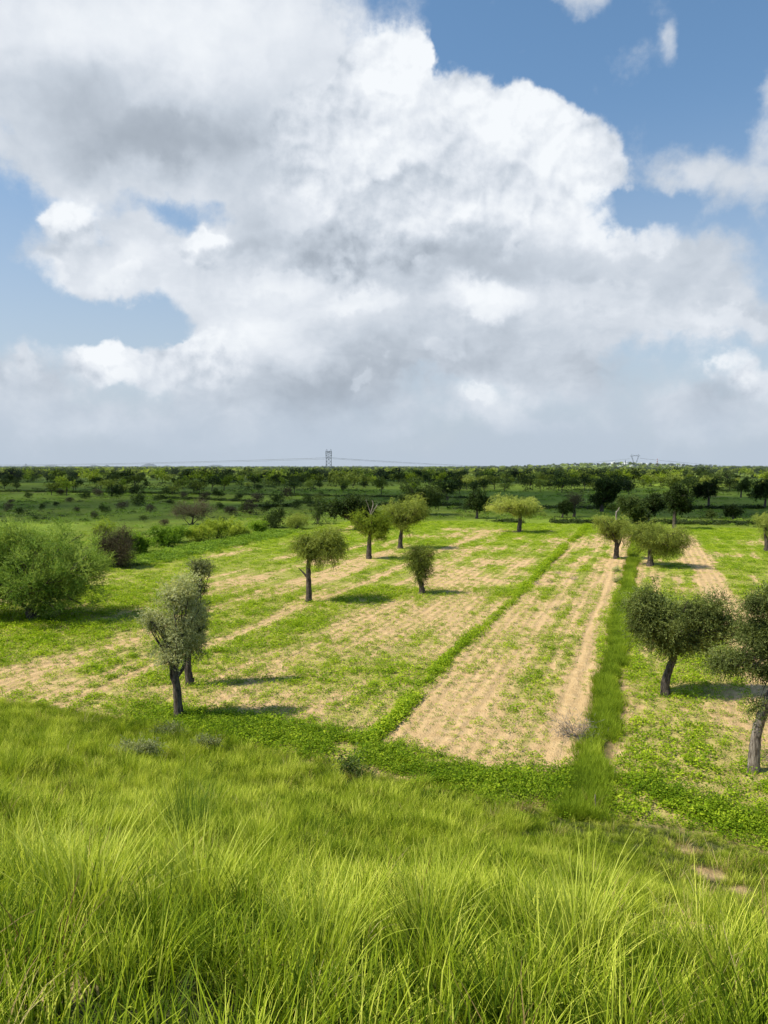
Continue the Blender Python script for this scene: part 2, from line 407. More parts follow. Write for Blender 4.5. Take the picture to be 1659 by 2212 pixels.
def ground_mat():
    m, n, out = new_mat('sandy_field_soil')
    p = n.new('ShaderNodeNewGeometry').outputs['Position']
    crop, grs, wsh = attr(n, 'crop'), attr(n, 'grass'), attr(n, 'plain')
    x, y, z = n.xyz(p)
    rows = n.vec(n.mad(x, math.sin(A0), n.mul(y, math.cos(A0))), n.mad(x, math.cos(A0), n.mul(y, -math.sin(A0))), 0.0)
    n1 = n.noise(p, .35, 4, .55); n2 = n.noise(p, 2.2, 5, .6); n3 = n.noise(p, 14, 4, .6); n0 = n.noise(p, .035, 4, .55)
    rw = n.noise(n.v('MULTIPLY', rows, (.12, 1.6, 1)), 1.0, 4, .6)
    sand = n.mix(n.ss(n2, .3, .7), (.65, .43, .20), (.78, .55, .28))
    sand = n.mix(n.ss(rw, .35, .7, 0, .55), sand, (.54, .37, .17))
    sand = n.mix(n.ss(n3, .60, .72, 0, .45), sand, (.30, .21, .115))
    r = n.v('LENGTH', p)
    farness = n.ss(r, 35, 110)
    # crop colour painted only where the plants themselves are too small to be seen one by one
    k = n.add(crop, n.mul(n.sub(n.noise(p, 1.3, 5, .62), .5), .9))
    k = n.add(k, n.mul(n.sub(rw, .5), .5))
    gm = n.ss(k, .50, .74, 0, 1)
    crop_c = n.mix(n.ss(n2, .3, .7), (.20, .28, .016), (.34, .42, .03))
    gm = n.mul(gm, n.mad(farness, .55, .40))
    col = n.mix(gm, sand, crop_c)
    # dune under the grass: dim thatch and sand
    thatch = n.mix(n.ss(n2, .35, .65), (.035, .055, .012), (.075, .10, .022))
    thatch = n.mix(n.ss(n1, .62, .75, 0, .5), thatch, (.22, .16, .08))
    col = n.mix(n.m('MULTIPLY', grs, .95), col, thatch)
    # the plain beyond the fields
    pl = n.mix(n.ss(n0, .35, .65), (.12, .17, .018), (.22, .27, .03))
    pl = n.mix(n.ss(n1, .45, .7, 0, .8), pl, (.14, .23, .022))
    pl = n.mix(n.ss(n2, .5, .75, 0, .5), pl, (.045, .065, .015))
    pl = n.mix(n.ss(n.noise(p, .012, 5, .6), .60, .70, 0, .55), pl, (.27, .20, .10))
    sq = n.noise(n.v('MULTIPLY', rows, (.004, .022, 1)), 1.0, 2, .4)
    pl = n.mix(n.ss(sq, .5, .56, 0, .5), pl, (.26, .36, .035))  # lighter green streaks: sunlit fields painted into the plain's colour
    col = n.mix(wsh, col, pl)
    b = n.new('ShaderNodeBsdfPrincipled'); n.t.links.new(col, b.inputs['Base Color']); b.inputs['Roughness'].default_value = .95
    b.inputs['Specular IOR Level'].default_value = .1
    bp = n.new('ShaderNodeBump'); bp.inputs['Distance'].default_value = .11; bp.inputs['Strength'].default_value = .9
    tt = n.xyz(rows)[1]
    fur = n.mul(n.m('SINE', n.mul(n.mad(n.sub(n1, .5), .5, tt), 2 * math.pi / .62)), n.ss(n2, .25, .7, .1, .5))
    hh = n.add(n.add(n.add(n3, n.mul(n2, 1.5)), n.mul(rw, 1.2)), n.mul(fur, .8)); n.t.links.new(hh, bp.inputs['Height']); n.t.links.new(bp.outputs[0], b.inputs['Normal'])
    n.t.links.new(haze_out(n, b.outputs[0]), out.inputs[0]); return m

def axis(dense_lo, dense_hi, step, lo, hi, grow=1.09):
    a = list(np.arange(dense_lo, dense_hi + 1e-6, step)); d = step; x = a[-1]
    while x < hi: d *= grow; x += d; a.append(x)
    d = step; x = a[0]; left = []
    while x > lo: d *= grow; x -= d; left.append(x)
    return np.array(left[::-1] + a)
gx = axis(-32, 36, .4, -24000, 24000); gy = axis(0, 62, .4, -3000, 40000, 1.075)
X, Y = np.meshgrid(gx, gy); Xf, Yf = X.ravel(), Y.ravel()
Zf = land(Xf, Yf)
fld = in_field(Xf, Yf); grs = grass_cover(Xf, Yf); ws = wash(Xf, Yf)
crop_a = crop_cover(Xf, Yf)
grs = grs * (1 - sstep(ws, .25, .6)); crop_a = crop_a * (1 - grs) * (1 - sstep(ws, .2, .6))
dune_side = 1 - sstep(Yf - foot_y(Xf), -.5, .3)
plain = (1 - fld) * (1 - dune_side)
plain = np.where((np.abs(Xf) > 90) & (Yf < 40) & (dune_side < .5), 1.0, plain)
nx, ny = len(gx), len(gy)
idx = np.arange(nx * ny).reshape(ny, nx)
quads = np.stack([idx[:-1, :-1], idx[:-1, 1:], idx[1:, 1:], idx[1:, :-1]], -1).reshape(-1, 4)
g_me = mesh_np('ground', np.stack([Xf, Yf, Zf], 1), quads, smooth=True, attrs=dict(crop=crop_a, grass=grs, plain=plain))
ground = tag(obj('ground', g_me, None, ground_mat()), 'sandy ground of the dune, the fields and the green plain', 'ground', kind='structure')
# ---------------------------------------------------------------- scattered ground plants (nobody could count them)
rng = np.random.default_rng(7)
def blades(count, rad, len_lo, len_hi, width, lean, segs=4, seed=0, droop=1.0, var=(0, 1)):
    """a tuft of arching grass blades: ribbons that start upright and bow outward"""
    g = np.random.default_rng(seed); parts = []
    for _ in range(count):
        a = g.uniform(0, 2 * math.pi); r0 = rad * math.sqrt(g.uniform()); L = g.uniform(len_lo, len_hi)
        az = a + g.normal(0, .7); ph0 = abs(g.normal(0, lean * .5)) + .04 ; bend = g.uniform(.3, 1.15) * droop * lean * 1.6
        x, y, z = r0 * math.cos(a), r0 * math.sin(a), 0
        w = width * g.uniform(.7, 1.2); side = np.array([-math.sin(az), math.cos(az), 0.0])
        tw = g.normal(0, .5); side = side * math.cos(tw) + np.array([math.cos(az), math.sin(az), 0]) * math.sin(tw)
        V, H = [], []; c = np.array([x, y, z - .03]); ph = ph0
        for k in range(segs + 1):
            u = k / segs; ww = w * (1 - u ** 1.8) * .5 + .0006
            V += [c - side * ww, c + side * ww]; H += [u, u]
            ph = ph0 + bend * (u ** 1.5) * 1.25
            c = c + np.array([math.sin(ph) * math.cos(az), math.sin(ph) * math.sin(az), math.cos(ph)]) * L / segs
        V = np.array(V); i = np.arange(segs) * 2
        Fq = np.stack([i, i + 1, i + 3, i + 2], 1)
        parts.append((V, Fq, np.stack([np.array(H), np.full(len(H), g.uniform(*var))], 1)))
    V, Fq, A = merge(parts)
    return mesh_np('tuft', V, Fq, attrs=dict(h=A[:, 0], var=A[:, 1]))
def leaf_quads(P, D, U, L, W):
    """diamond leaves at P, pointing along D, broad side along U"""
    n = len(P); L = np.asarray(L).reshape(-1, 1) * np.ones((n, 1)); W = np.asarray(W).reshape(-1, 1) * np.ones((n, 1))
    V = np.stack([P, P + D * L * .5 + U * W * .5, P + D * L, P + D * L * .5 - U * W * .5], 1).reshape(-1, 3)
    return V, np.arange(4 * n).reshape(n, 4)
def unit(a): return a / (np.linalg.norm(a, axis=-1, keepdims=True) + 1e-9)
def crop_plant(seed, rad=.14, hgt=.13, leaves=26, size=.055):
    g = np.random.default_rng(seed); n = leaves
    a = g.uniform(0, 2 * math.pi, n); r = rad * np.sqrt(g.uniform(0, 1, n))
    P = np.stack([r * np.cos(a), r * np.sin(a), hgt * (1 - (r / rad) ** 2 * .7) * g.uniform(.45, 1.1, n)], 1)
    D = unit(np.stack([np.cos(a) + g.normal(0, .5, n), np.sin(a) + g.normal(0, .5, n), g.normal(.12, .35, n)], 1))
    U = unit(np.cross(D, np.array([0, 0, 1.0]) + g.normal(0, .35, (n, 3))))
    V, Fq = leaf_quads(P, D, U, size * g.uniform(.7, 1.3, n), size * .75 * g.uniform(.8, 1.2, n))
    return mesh_np('leafy_plant', V, Fq, attrs=dict(var=np.repeat(g.uniform(0, 1, n), 4)))
def kit(name, meshes, mat):
    c = bpy.data.collections.new(name)
    for i, me in enumerate(meshes):
        me.materials.append(mat); o = bpy.data.objects.new('%s_%02d' % (name, i), me); c.objects.link(o)
    return c
def scatter(name, coll, nvar, P, rot, scl, label, cat):
    """one point per plant; a geometry-nodes tree puts a plant of the kit on each"""
    n = len(P)
    me = bpy.data.meshes.new(name); me.vertices.add(n); me.vertices.foreach_set('co', np.asarray(P, np.float32).ravel())
    a = me.attributes.new('rot', 'FLOAT_VECTOR', 'POINT'); a.data.foreach_set('vector', np.asarray(rot, np.float32).ravel())
    a = me.attributes.new('scl', 'FLOAT_VECTOR', 'POINT'); a.data.foreach_set('vector', np.asarray(scl, np.float32).ravel())
    a = me.attributes.new('pick', 'INT', 'POINT'); a.data.foreach_set('value', rng.integers(0, nvar, n).astype(np.int32))
    o = obj(name, me); tag(o, label, cat, kind='stuff')
    gt = bpy.data.node_groups.new(name, 'GeometryNodeTree')
    gt.interface.new_socket('Geometry', in_out='INPUT', socket_type='NodeSocketGeometry')
    gt.interface.new_socket('Geometry', in_out='OUTPUT', socket_type='NodeSocketGeometry')
    gi = gt.nodes.new('NodeGroupInput'); go = gt.nodes.new('NodeGroupOutput')
    ip = gt.nodes.new('GeometryNodeInstanceOnPoints'); ci = gt.nodes.new('GeometryNodeCollectionInfo')
    ci.inputs['Collection'].default_value = coll; ci.inputs['Separate Children'].default_value = True; ci.inputs['Reset Children'].default_value = True
    def na(nm, ty):
        q = gt.nodes.new('GeometryNodeInputNamedAttribute'); q.data_type = ty; q.inputs['Name'].default_value = nm
        return next(s for s in q.outputs if s.enabled and s.name == 'Attribute')
    L = gt.links.new
    L(gi.outputs[0], ip.inputs['Points']); L(ci.outputs[0], ip.inputs['Instance']); ip.inputs['Pick Instance'].default_value = True
    L(na('pick', 'INT'), ip.inputs['Instance Index']); L(na('rot', 'FLOAT_VECTOR'), ip.inputs['Rotation']); L(na('scl', 'FLOAT_VECTOR'), ip.inputs['Scale'])
    L(ip.outputs[0], go.inputs[0])
    md = o.modifiers.new('scatter', 'NODES'); md.node_group = gt
    return o
def rots(n, tilt=.12):
    return np.stack([rng.normal(0, tilt, n), rng.normal(0, tilt, n), rng.uniform(0, 2 * math.pi, n)], 1)
def scl3(s, j=.12): return np.stack([s, s, s * rng.uniform(1 - j, 1 + j, len(s))], 1)
def in_view(x, y, z, m=1.15):
    """keep a margin around what the viewpoint can see"""
    return (np.abs(x) < y * .495 * m + 1.6)

# -- grass on the dune
GD, GM, GL = (.11, .185, .010), (.44, .55, .028), (.95, .96, .17)
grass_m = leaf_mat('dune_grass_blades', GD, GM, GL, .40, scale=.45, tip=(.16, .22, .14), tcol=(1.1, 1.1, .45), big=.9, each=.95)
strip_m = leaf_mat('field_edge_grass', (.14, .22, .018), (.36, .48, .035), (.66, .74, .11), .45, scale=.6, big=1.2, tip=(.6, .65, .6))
tall = kit('tall_tuft', [blades(80, .16, .45, 1.0, .0085, .62, 7, 100 + i, var=(.2, 1)) for i in range(5)], grass_m)
mid = kit('mid_tuft', [blades(60, .17, .22, .52, .007, .6, 4, 200 + i) for i in range(6)], grass_m)
low = kit('low_tuft', [blades(52, .24, .14, .38, .010, .65, 3, 300 + i) for i in range(5)], grass_m)
edge = kit('edge_tuft', [blades(48, .20, .20, .50, .013, .45, 3, 400 + i, var=(0, .8)) for i in range(4)], strip_m)
def dune_points(n, y0, y1, thin):
    u = rng.uniform(0, 1, n); y = np.sqrt(y0 ** 2 + u * (y1 ** 2 - y0 ** 2)); x = rng.uniform(-1, 1, n) * (y * .57 + 1.8)
    k = (y < foot_y(x) + .25 + .5 * (vnoise(x * 1.2, y * 1.2, 60) - .5)) & (rng.uniform(0, 1, n) > thin * sstep(wash(x, y), .15, .5)); x, y = x[k], y[k]
    return x, y
def clumpy(x, y, f, seed, lo, hi): return sstep(fbm(x * f, y * f, seed, 3), lo, hi)
x, y = dune_points(15500, 2.0, 33, .97)                       # the closed sward
z = land(x, y); s = (.75 + .6 * fbm(x * .5, y * .5, 62, 2)) * rng.uniform(.8, 1.2, len(x)) * (1 - .35 * sstep((foot_y(x) - y), 3, .2)) 
s = s * (1 - .42 * sstep(x, .5, 6))
scatter('grass_sward', low, 5, np.stack([x, y, z], 1), rots(len(x)), scl3(s), 'closed yellow green grass covering the dune slope', 'grass')
x, y = dune_points(9500, 2.0, 32, 1.0); k = rng.uniform(0, 1, len(x)) < .25 + .75 * clumpy(x, y, .45, 64, .4, .6); x, y = x[k], y[k]
z = land(x, y); s = rng.uniform(.7, 1.25, len(x)) * (1 - .4 * sstep(x, .5, 6)) * (1 - .3 * sstep((foot_y(x) - y), 3, .2))
scatter('grass_clumps', mid, 6, np.stack([x, y, z], 1), rots(len(x), .16), scl3(s), 'knee high grass clumps standing in the sward', 'grass')
x, y = dune_points(1500, 2.4, 30, 1.0); k = rng.uniform(0, 1, len(x)) < (.08 + .92 * clumpy(x, y, .38, 66, .46, .62)) * (1 - .75 * sstep(x, .5, 5) * sstep(y, 6, 12)); x, y = x[k], y[k]
z = land(x, y); s = rng.uniform(.55, .98, len(x)) * (1 - .3 * sstep(x, 1, 5))
scatter('tall_grass', tall, 5, np.stack([x, y, z], 1), rots(len(x), .14), scl3(s), 'tall arching bunch grass over the lower part of the slope', 'grass')
dry_m = leaf_mat('straw_blades', (.20, .13, .05), (.50, .38, .15), (.80, .68, .34), .35, scale=.8)
dryk = kit('dry_tuft', [blades(26, .16, .2, .7, .010, .85, 4, 420 + i) for i in range(4)], dry_m)
x, y = dune_points(2600, 2.0, 30, .5); k = rng.uniform(0, 1, len(x)) < .12 + .88 * np.maximum(np.exp(-((x + 2.6) ** 2 + (y - 3.6) ** 2) / 1.3), sstep(wash(x, y), .05, .5)); x, y = x[k], y[k]
scatter('straw', dryk, 4, np.stack([x, y, land(x, y)], 1), rots(len(x), .25), scl3(rng.uniform(.5, 1.1, len(x))), 'dry straw coloured blades among the green grass', 'grass')
# -- grass strip between the fields, rank grass near the hedge
s_ = rng.uniform(20.5, 137, 9000) ; s_ = 20.5 + (s_ - 20.5) ** 1.35 / (116.5 ** .35); t_ = -1.5 + rng.normal(0, .21, len(s_)) * (1 + .4 * (s_ < 30)) + (vnoise(s_ * .3, s_ * 0, 81) - .5) * .35
x = s_ * math.sin(A0) + t_ * math.cos(A0); y = s_ * math.cos(A0) - t_ * math.sin(A0); k = (y > foot_y(x) - .5) & (fbm(x * .9, y * .35, 77, 3) > rng.uniform(.28, .55, len(x))); x, y = x[k], y[k]
scatter('field_edge_grass', edge, 4, np.stack([x, y, land(x, y)], 1), rots(len(x)), scl3(rng.uniform(.7, 1.25, len(x))), 'dark green grass strip dividing the two fields', 'grass')
# -- the sown crop
crop_m = leaf_mat('bean_leaves', (.14, .25, .010), (.35, .48, .018), (.68, .76, .06), .38, scale=.35, tcol=(1.2, 1.25, .4))
crop_kit = kit('bean_plant', [crop_plant(500 + i, rng.uniform(.11, .17), rng.uniform(.12, .22), 26) for i in range(6)], crop_m)
crop_far = kit('bean_patch', [crop_plant(520 + i, .42, .20, 60, .085) for i in range(5)], crop_m)
def crop_points(n, y0, y1, p0=1.0, thr=.10):
    u = rng.uniform(0, 1, n); y = np.sqrt(y0 ** 2 + u * (y1 ** 2 - y0 ** 2)); x = rng.uniform(-1, 1, n) * (y * .56 + 1.5)
    c = crop_cover(x, y) * in_field(x, y) * (1 - sstep(wash(x, y), .1, .4))
    loc = fbm(x * 1.1, y * 1.1, 70, 3) - .5
    pr = np.clip((c + loc * 2.0 - .28) * 1.15, 0.0, 1)
    pr = np.maximum(pr, .42 * sstep(c, .02, .12)) * p0
    k = (rng.uniform(0, 1, n) < pr); x, y, c = x[k], y[k], c[k]
    k = y > foot_y(x) - .1; return x[k], y[k], c[k]
x, y, c = crop_points(60000, 17, 64)
s_ = 26 + 110 * rng.uniform(0, 1, 3600) ** 1.2; w_ = vnoise(s_ * .22, s_ * 0, 78); t_ = -9.6 + (vnoise(s_ * .1, s_ * 0, 79) - .5) * .7 + rng.normal(0, .17, 3600) * (.4 + 1.4 * w_)       # the thick row
k_ = fbm(s_ * .35, t_ * .8, 80, 3) > rng.uniform(.30, .62, 3600); s_, t_ = s_[k_], t_[k_]
x = np.concatenate([x, s_ * math.sin(A0) + t_ * math.cos(A0)]); y = np.concatenate([y, s_ * math.cos(A0) - t_ * math.sin(A0)]); c = np.concatenate([c, np.full(len(s_), 1.0) * (1 + sstep(s_, 50, 100) * .7)])
scatter('bean_crop', crop_kit, 6, np.stack([x, y, land(x, y) - .01], 1), rots(len(x)), scl3((.42 + .95 * c) * rng.uniform(.6, 1.35, len(x))), 'low leafy bean crop growing in patches over the sand', 'crop')
x, y, c = crop_points(30000, 64, 142)
scatter('distant_crop', crop_far, 5, np.stack([x, y, land(x, y) - .03], 1), rots(len(x)), scl3((.45 + .6 * c) * rng.uniform(.7, 1.3, len(x))), 'bean crop thinning out toward the far field boundary', 'crop')
x = rng.uniform(-12, 11, 6200); y = foot_y(x) + 1.6 + 1.2 * (vnoise(x * .3, x * 0, 44) - .5) + rng.normal(0, .85, len(x))
k = (fbm(x * .7, y * .7, 85, 3) > rng.uniform(.25, .5, len(x))) & (rng.uniform(0, 1, len(x)) < sstep(x, -12, -7)); x, y = x[k], y[k]
lush_m = leaf_mat('rank_bean_leaves', (.09, .18, .008), (.24, .36, .014), (.50, .60, .05), .40, scale=.5)
lush_kit = kit('rank_plant', [crop_plant(560 + i, rng.uniform(.16, .22), rng.uniform(.2, .3), 34, .06) for i in range(5)], lush_m)
scatter('rank_crop', lush_kit, 5, np.stack([x, y, land(x, y)], 1), rots(len(x)), scl3(rng.uniform(.55, 1.2, len(x))), 'dense dark leafy band between the dune grass and the field', 'crop')
print('scatter done')

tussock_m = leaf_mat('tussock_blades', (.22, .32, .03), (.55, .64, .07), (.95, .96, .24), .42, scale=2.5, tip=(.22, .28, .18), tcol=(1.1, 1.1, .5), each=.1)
for i, (px, py, lab, sc, w) in enumerate([(1245, 2165, 'big fan shaped grass tussock low in the middle right of the slope', 1.0, 1.0), (185, 2090, 'largest arching grass tussock at the lower left', 1.12, 1.3),
        (70, 2000, 'arching grass tussock at the left edge above the dry patch', 1.0, 1.1), (690, 2190, 'grass tussock touching the bottom edge near the middle', .95, 1.0),
        (930, 2100, 'grass tussock left of the big fan shaped one', .85, 1.0), (440, 2080, 'grass tussock right of the largest arching one', .9, 1.0)]):
    x, y, z = on_land(px, py)
    me = blades(150, .17 * w, .62 * sc, 1.12 * sc, .0105, .50, 8, 700 + i, var=(.45, 1.2)); me.name = 'grass_tussock'
    o = tag(obj('grass_tussock', me, None, tussock_m), lab, 'grass tussock', None); o.location = (x, y, z)
# ---------------------------------------------------------------- trees and shrubs
def tube(pts, rad, sides=7, wob=0.0, g=None):
    pts = np.asarray(pts, float); n = len(pts); rad = np.asarray(rad, float)
    tan = unit(np.gradient(pts, axis=0)); ref = np.array([.31, .95, .05]); V = []
    for k in range(n):
        a = unit(np.cross(tan[k], ref)); b = np.cross(tan[k], a)
        th = np.arange(sides) * 2 * math.pi / sides
        rr = rad[k] * (1 + (wob * g.normal(0, 1, sides) if g is not None and wob else 0))
        V.append(pts[k] + (np.cos(th) * rr)[:, None] * a + (np.sin(th) * rr)[:, None] * b)
    V = np.concatenate(V); i = np.arange(sides); j = (i + 1) % sides; Fq = []
    for k in range(n - 1): Fq.append(np.stack([k * sides + i, k * sides + j, (k + 1) * sides + j, (k + 1) * sides + i], 1))
    return V, np.concatenate(Fq)
def curve_pts(P, n=5):
    """Catmull-Rom through the control points"""
    P = [np.asarray(p, float) for p in P]
    if len(P) == 2: return np.array([P[0] + (P[1] - P[0]) * u for u in np.linspace(0, 1, n + 1)])
    Q = [2 * P[0] - P[1]] + P + [2 * P[-1] - P[-2]]; out = []
    for k in range(1, len(Q) - 2):
        for u in np.linspace(0, 1, n, endpoint=False):
            a, b, c, d = Q[k - 1], Q[k], Q[k + 1], Q[k + 2]
            out.append(.5 * ((2 * b) + (c - a) * u + (2 * a - 5 * b + 4 * c - d) * u * u + (3 * b - a - 3 * c + d) * u ** 3))
    out.append(P[-1]); return np.array(out)
def limb(P, r0, r1, sides=7, g=None, wob=.07, n=5):
    c = curve_pts(P, n); return tube(c, np.linspace(r0, r1, len(c)), sides, wob, g)
def sprays(lobes, count, g, m=9, length=.38, leaf=(.085, .030), droop=.6, shell=.5, up=0.0, curl=.6, spread=.6, low_cut=-.75, jit=.35, tuft=1):
    """foliage: short leafy twigs filling the outer part of each lobe"""
    lob = np.array(lobes, float); w = (lob[:, 3] * lob[:, 4] + lob[:, 4] * lob[:, 5] + lob[:, 3] * lob[:, 5]); w /= w.sum()
    k = g.choice(len(lob), count, p=w); d = unit(g.normal(0, 1, (count, 3)))
    d[:, 2] = np.where(d[:, 2] < low_cut, -d[:, 2] * .3, d[:, 2]); d = unit(d)
    u = (shell + (1 - shell) * g.uniform(0, 1, count) ** .7) * (1 + g.normal(0, .06, count))
    P = lob[k, :3] + d * lob[k, 3:6] * u[:, None]
    if tuft > 1:                                     # gather the twigs into separate leafy tufts with gaps between
        nc = max(6, count // tuft); ci = g.integers(0, nc, count); P0, d0, k0 = P[:nc].copy(), d[:nc].copy(), k[:nc]
        P0 = P0 + d0 * lob[k0, 3:6] * g.normal(.04, .20, nc)[:, None]
        rad = (lob[k0, 3:6].mean(1) * .15 + .05)[ci]
        P = P0[ci] + g.normal(0, 1, (count, 3)) * rad[:, None]; d = unit(d0[ci] + g.normal(0, .35, (count, 3)))
    D = unit(d * np.array([1, 1, .8]) + g.normal(0, spread, (count, 3)) + np.array([0, 0, up]))
    L = length * g.uniform(.6, 1.4, count); vs, vv = [], (g.uniform(0, 1, count) if tuft <= 1 else np.clip(g.uniform(0, .6, nc)[ci] + .35 * np.clip(d0[ci][:, 2] * .7 + .3, 0, 1) + g.uniform(0, .25, count) - .05, 0, 1))  # upward-facing tufts get lighter leaves: sunlit tops painted into the colour
    side = unit(np.cross(D, unit(g.normal(0, 1, (count, 3))))); Q = P.copy(); out = []
    for j in range(m):
        tdir = unit(D + np.array([0, 0, -droop]) * (j / m) ** 1 * curl * 2)
        Q = Q + tdir * (L / m)[:, None]
        sgn = 1 if j % 2 else -1
        ld = unit(tdir * .9 + side * sgn * .8 + g.normal(0, jit, (count, 3)))
        U = unit(np.cross(ld, np.array([0, 0, 1.0]) + g.normal(0, .6, (count, 3))))
        V, Fq = leaf_quads(Q, ld, U, leaf[0] * g.uniform(.7, 1.3, count), leaf[1] * g.uniform(.8, 1.2, count))
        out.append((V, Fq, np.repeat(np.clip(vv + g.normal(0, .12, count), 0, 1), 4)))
    V, Fq, A = merge(out); return V, Fq, A
def sub_lobes(ell, g, k=9, size=.42, flat=.8):
    """break one big ellipsoid into overlapping uneven clumps"""
    cx, cy, cz, rx, ry, rz = ell; out = []
    for i in range(k):
        d = g.normal(0, 1, 3); d /= np.linalg.norm(d); d[2] = d[2] * .9 + .05
        q = g.uniform(.50, .88); s = size * g.uniform(.45, 1.2) * (1.25 - .35 * q)
        out.append((cx + d[0] * rx * q, cy + d[1] * ry * q, cz + d[2] * rz * q, rx * s, ry * s, rz * s * flat * 1.25))
    out.append((cx, cy, cz, rx * .5, ry * .5, rz * .45)); return out

def bark_mat(name, a, b, haze=0.0):
    m, n, out = new_mat(name)
    t = n.new('ShaderNodeTexCoord').outputs['Object']
    p = n.v('MULTIPLY', t, (1, 1, .22)); n1 = n.noise(p, 14, 5, .65); n2 = n.noise(t, 3, 3, .5)
    c = n.mix(n.ss(n1, .38, .62), a, b); c = n.mix(n.ss(n2, .5, .75, 0, .5), c, tuple(x * .55 for x in a))
    s = n.new('ShaderNodeBsdfPrincipled'); n.t.links.new(c, s.inputs['Base Color']); s.inputs['Roughness'].default_value = .9
    s.inputs['Specular IOR Level'].default_value = .15
    bp = n.new('ShaderNodeBump'); bp.inputs['Distance'].default_value = .03; n.t.links.new(n1, bp.inputs['Height']); n.t.links.new(bp.outputs[0], s.inputs['Normal'])
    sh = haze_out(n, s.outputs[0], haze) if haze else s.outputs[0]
    n.t.links.new(sh, out.inputs[0]); return m
BARK = bark_mat('grey_brown_bark', (.055, .042, .032), (.16, .13, .105), .6)
BARK_PALE = bark_mat('pale_flaking_bark', (.11, .085, .065), (.33, .28, .23))
DEADWOOD = bark_mat('bare_dead_wood', (.20, .16, .12), (.42, .36, .29))
LM = dict(
    khejri=leaf_mat('olive_feathery_leaves', (0.08, 0.11, 0.022), (0.3, 0.36, 0.07), (0.68, 0.72, 0.2), .40, scale=.9, haze=.5),
    grey=leaf_mat('grey_green_leaves', (0.11, 0.13, 0.06), (0.38, 0.41, 0.19), (0.8, 0.8, 0.45), .36, scale=.9),
    blue=leaf_mat('blue_green_leaves', (.11, .14, .04), (.42, .49, .15), (.86, .90, .36), .40, scale=.9),
    acacia=leaf_mat('fresh_green_thorn_leaves', (.035, .07, .010), (.16, .27, .04), (.50, .62, .14), .34, scale=.7),
    yellow=leaf_mat('yellow_green_leaves', (0.12, 0.17, 0.018), (0.32, 0.41, 0.045), (0.62, 0.7, 0.12), .42, scale=.9, haze=.5),
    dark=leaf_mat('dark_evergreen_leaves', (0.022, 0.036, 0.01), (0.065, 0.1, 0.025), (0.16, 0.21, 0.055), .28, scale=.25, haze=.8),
    brown=leaf_mat('brownish_twig_foliage', (0.065, 0.055, 0.034), (0.124, 0.101, 0.058), (0.208, 0.176, 0.104), .15, scale=.8, haze=.5),
    lush=leaf_mat('lush_green_hedge_leaves', (0.1, 0.19, 0.018), (0.24, 0.38, 0.035), (0.46, 0.6, 0.09), .40, scale=.6),
    dead=leaf_mat('dry_grey_twigs', (.10, .085, .075), (.19, .165, .15), (.28, .25, .23), .0, scale=1.5))
CARDS = dict(      # length, leaf, droop, spread, m, up
    khejri=dict(length=.55, leaf=(.10, .036), droop=.95, spread=.55, m=9, up=-.05),
    grey=dict(length=.30, leaf=(.060, .026), droop=.25, spread=.8, m=8, up=.1),
    blue=dict(length=.42, leaf=(.085, .032), droop=.6, spread=.65, m=9, up=0),
    acacia=dict(length=.62, leaf=(.060, .034), droop=.20, spread=.55, m=14, up=.35, jit=.2),
    yellow=dict(length=.45, leaf=(.10, .045), droop=.5, spread=.6, m=8, up=.1),
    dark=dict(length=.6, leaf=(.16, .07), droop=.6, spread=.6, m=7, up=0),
    brown=dict(length=.6, leaf=(.10, .018), droop=.1, spread=.6, m=7, up=.3),
    lush=dict(length=.4, leaf=(.10, .05), droop=.3, spread=.7, m=8, up=.2),
    dead=dict(length=.8, leaf=(.20, .012), droop=.1, spread=.5, m=5, up=.4))

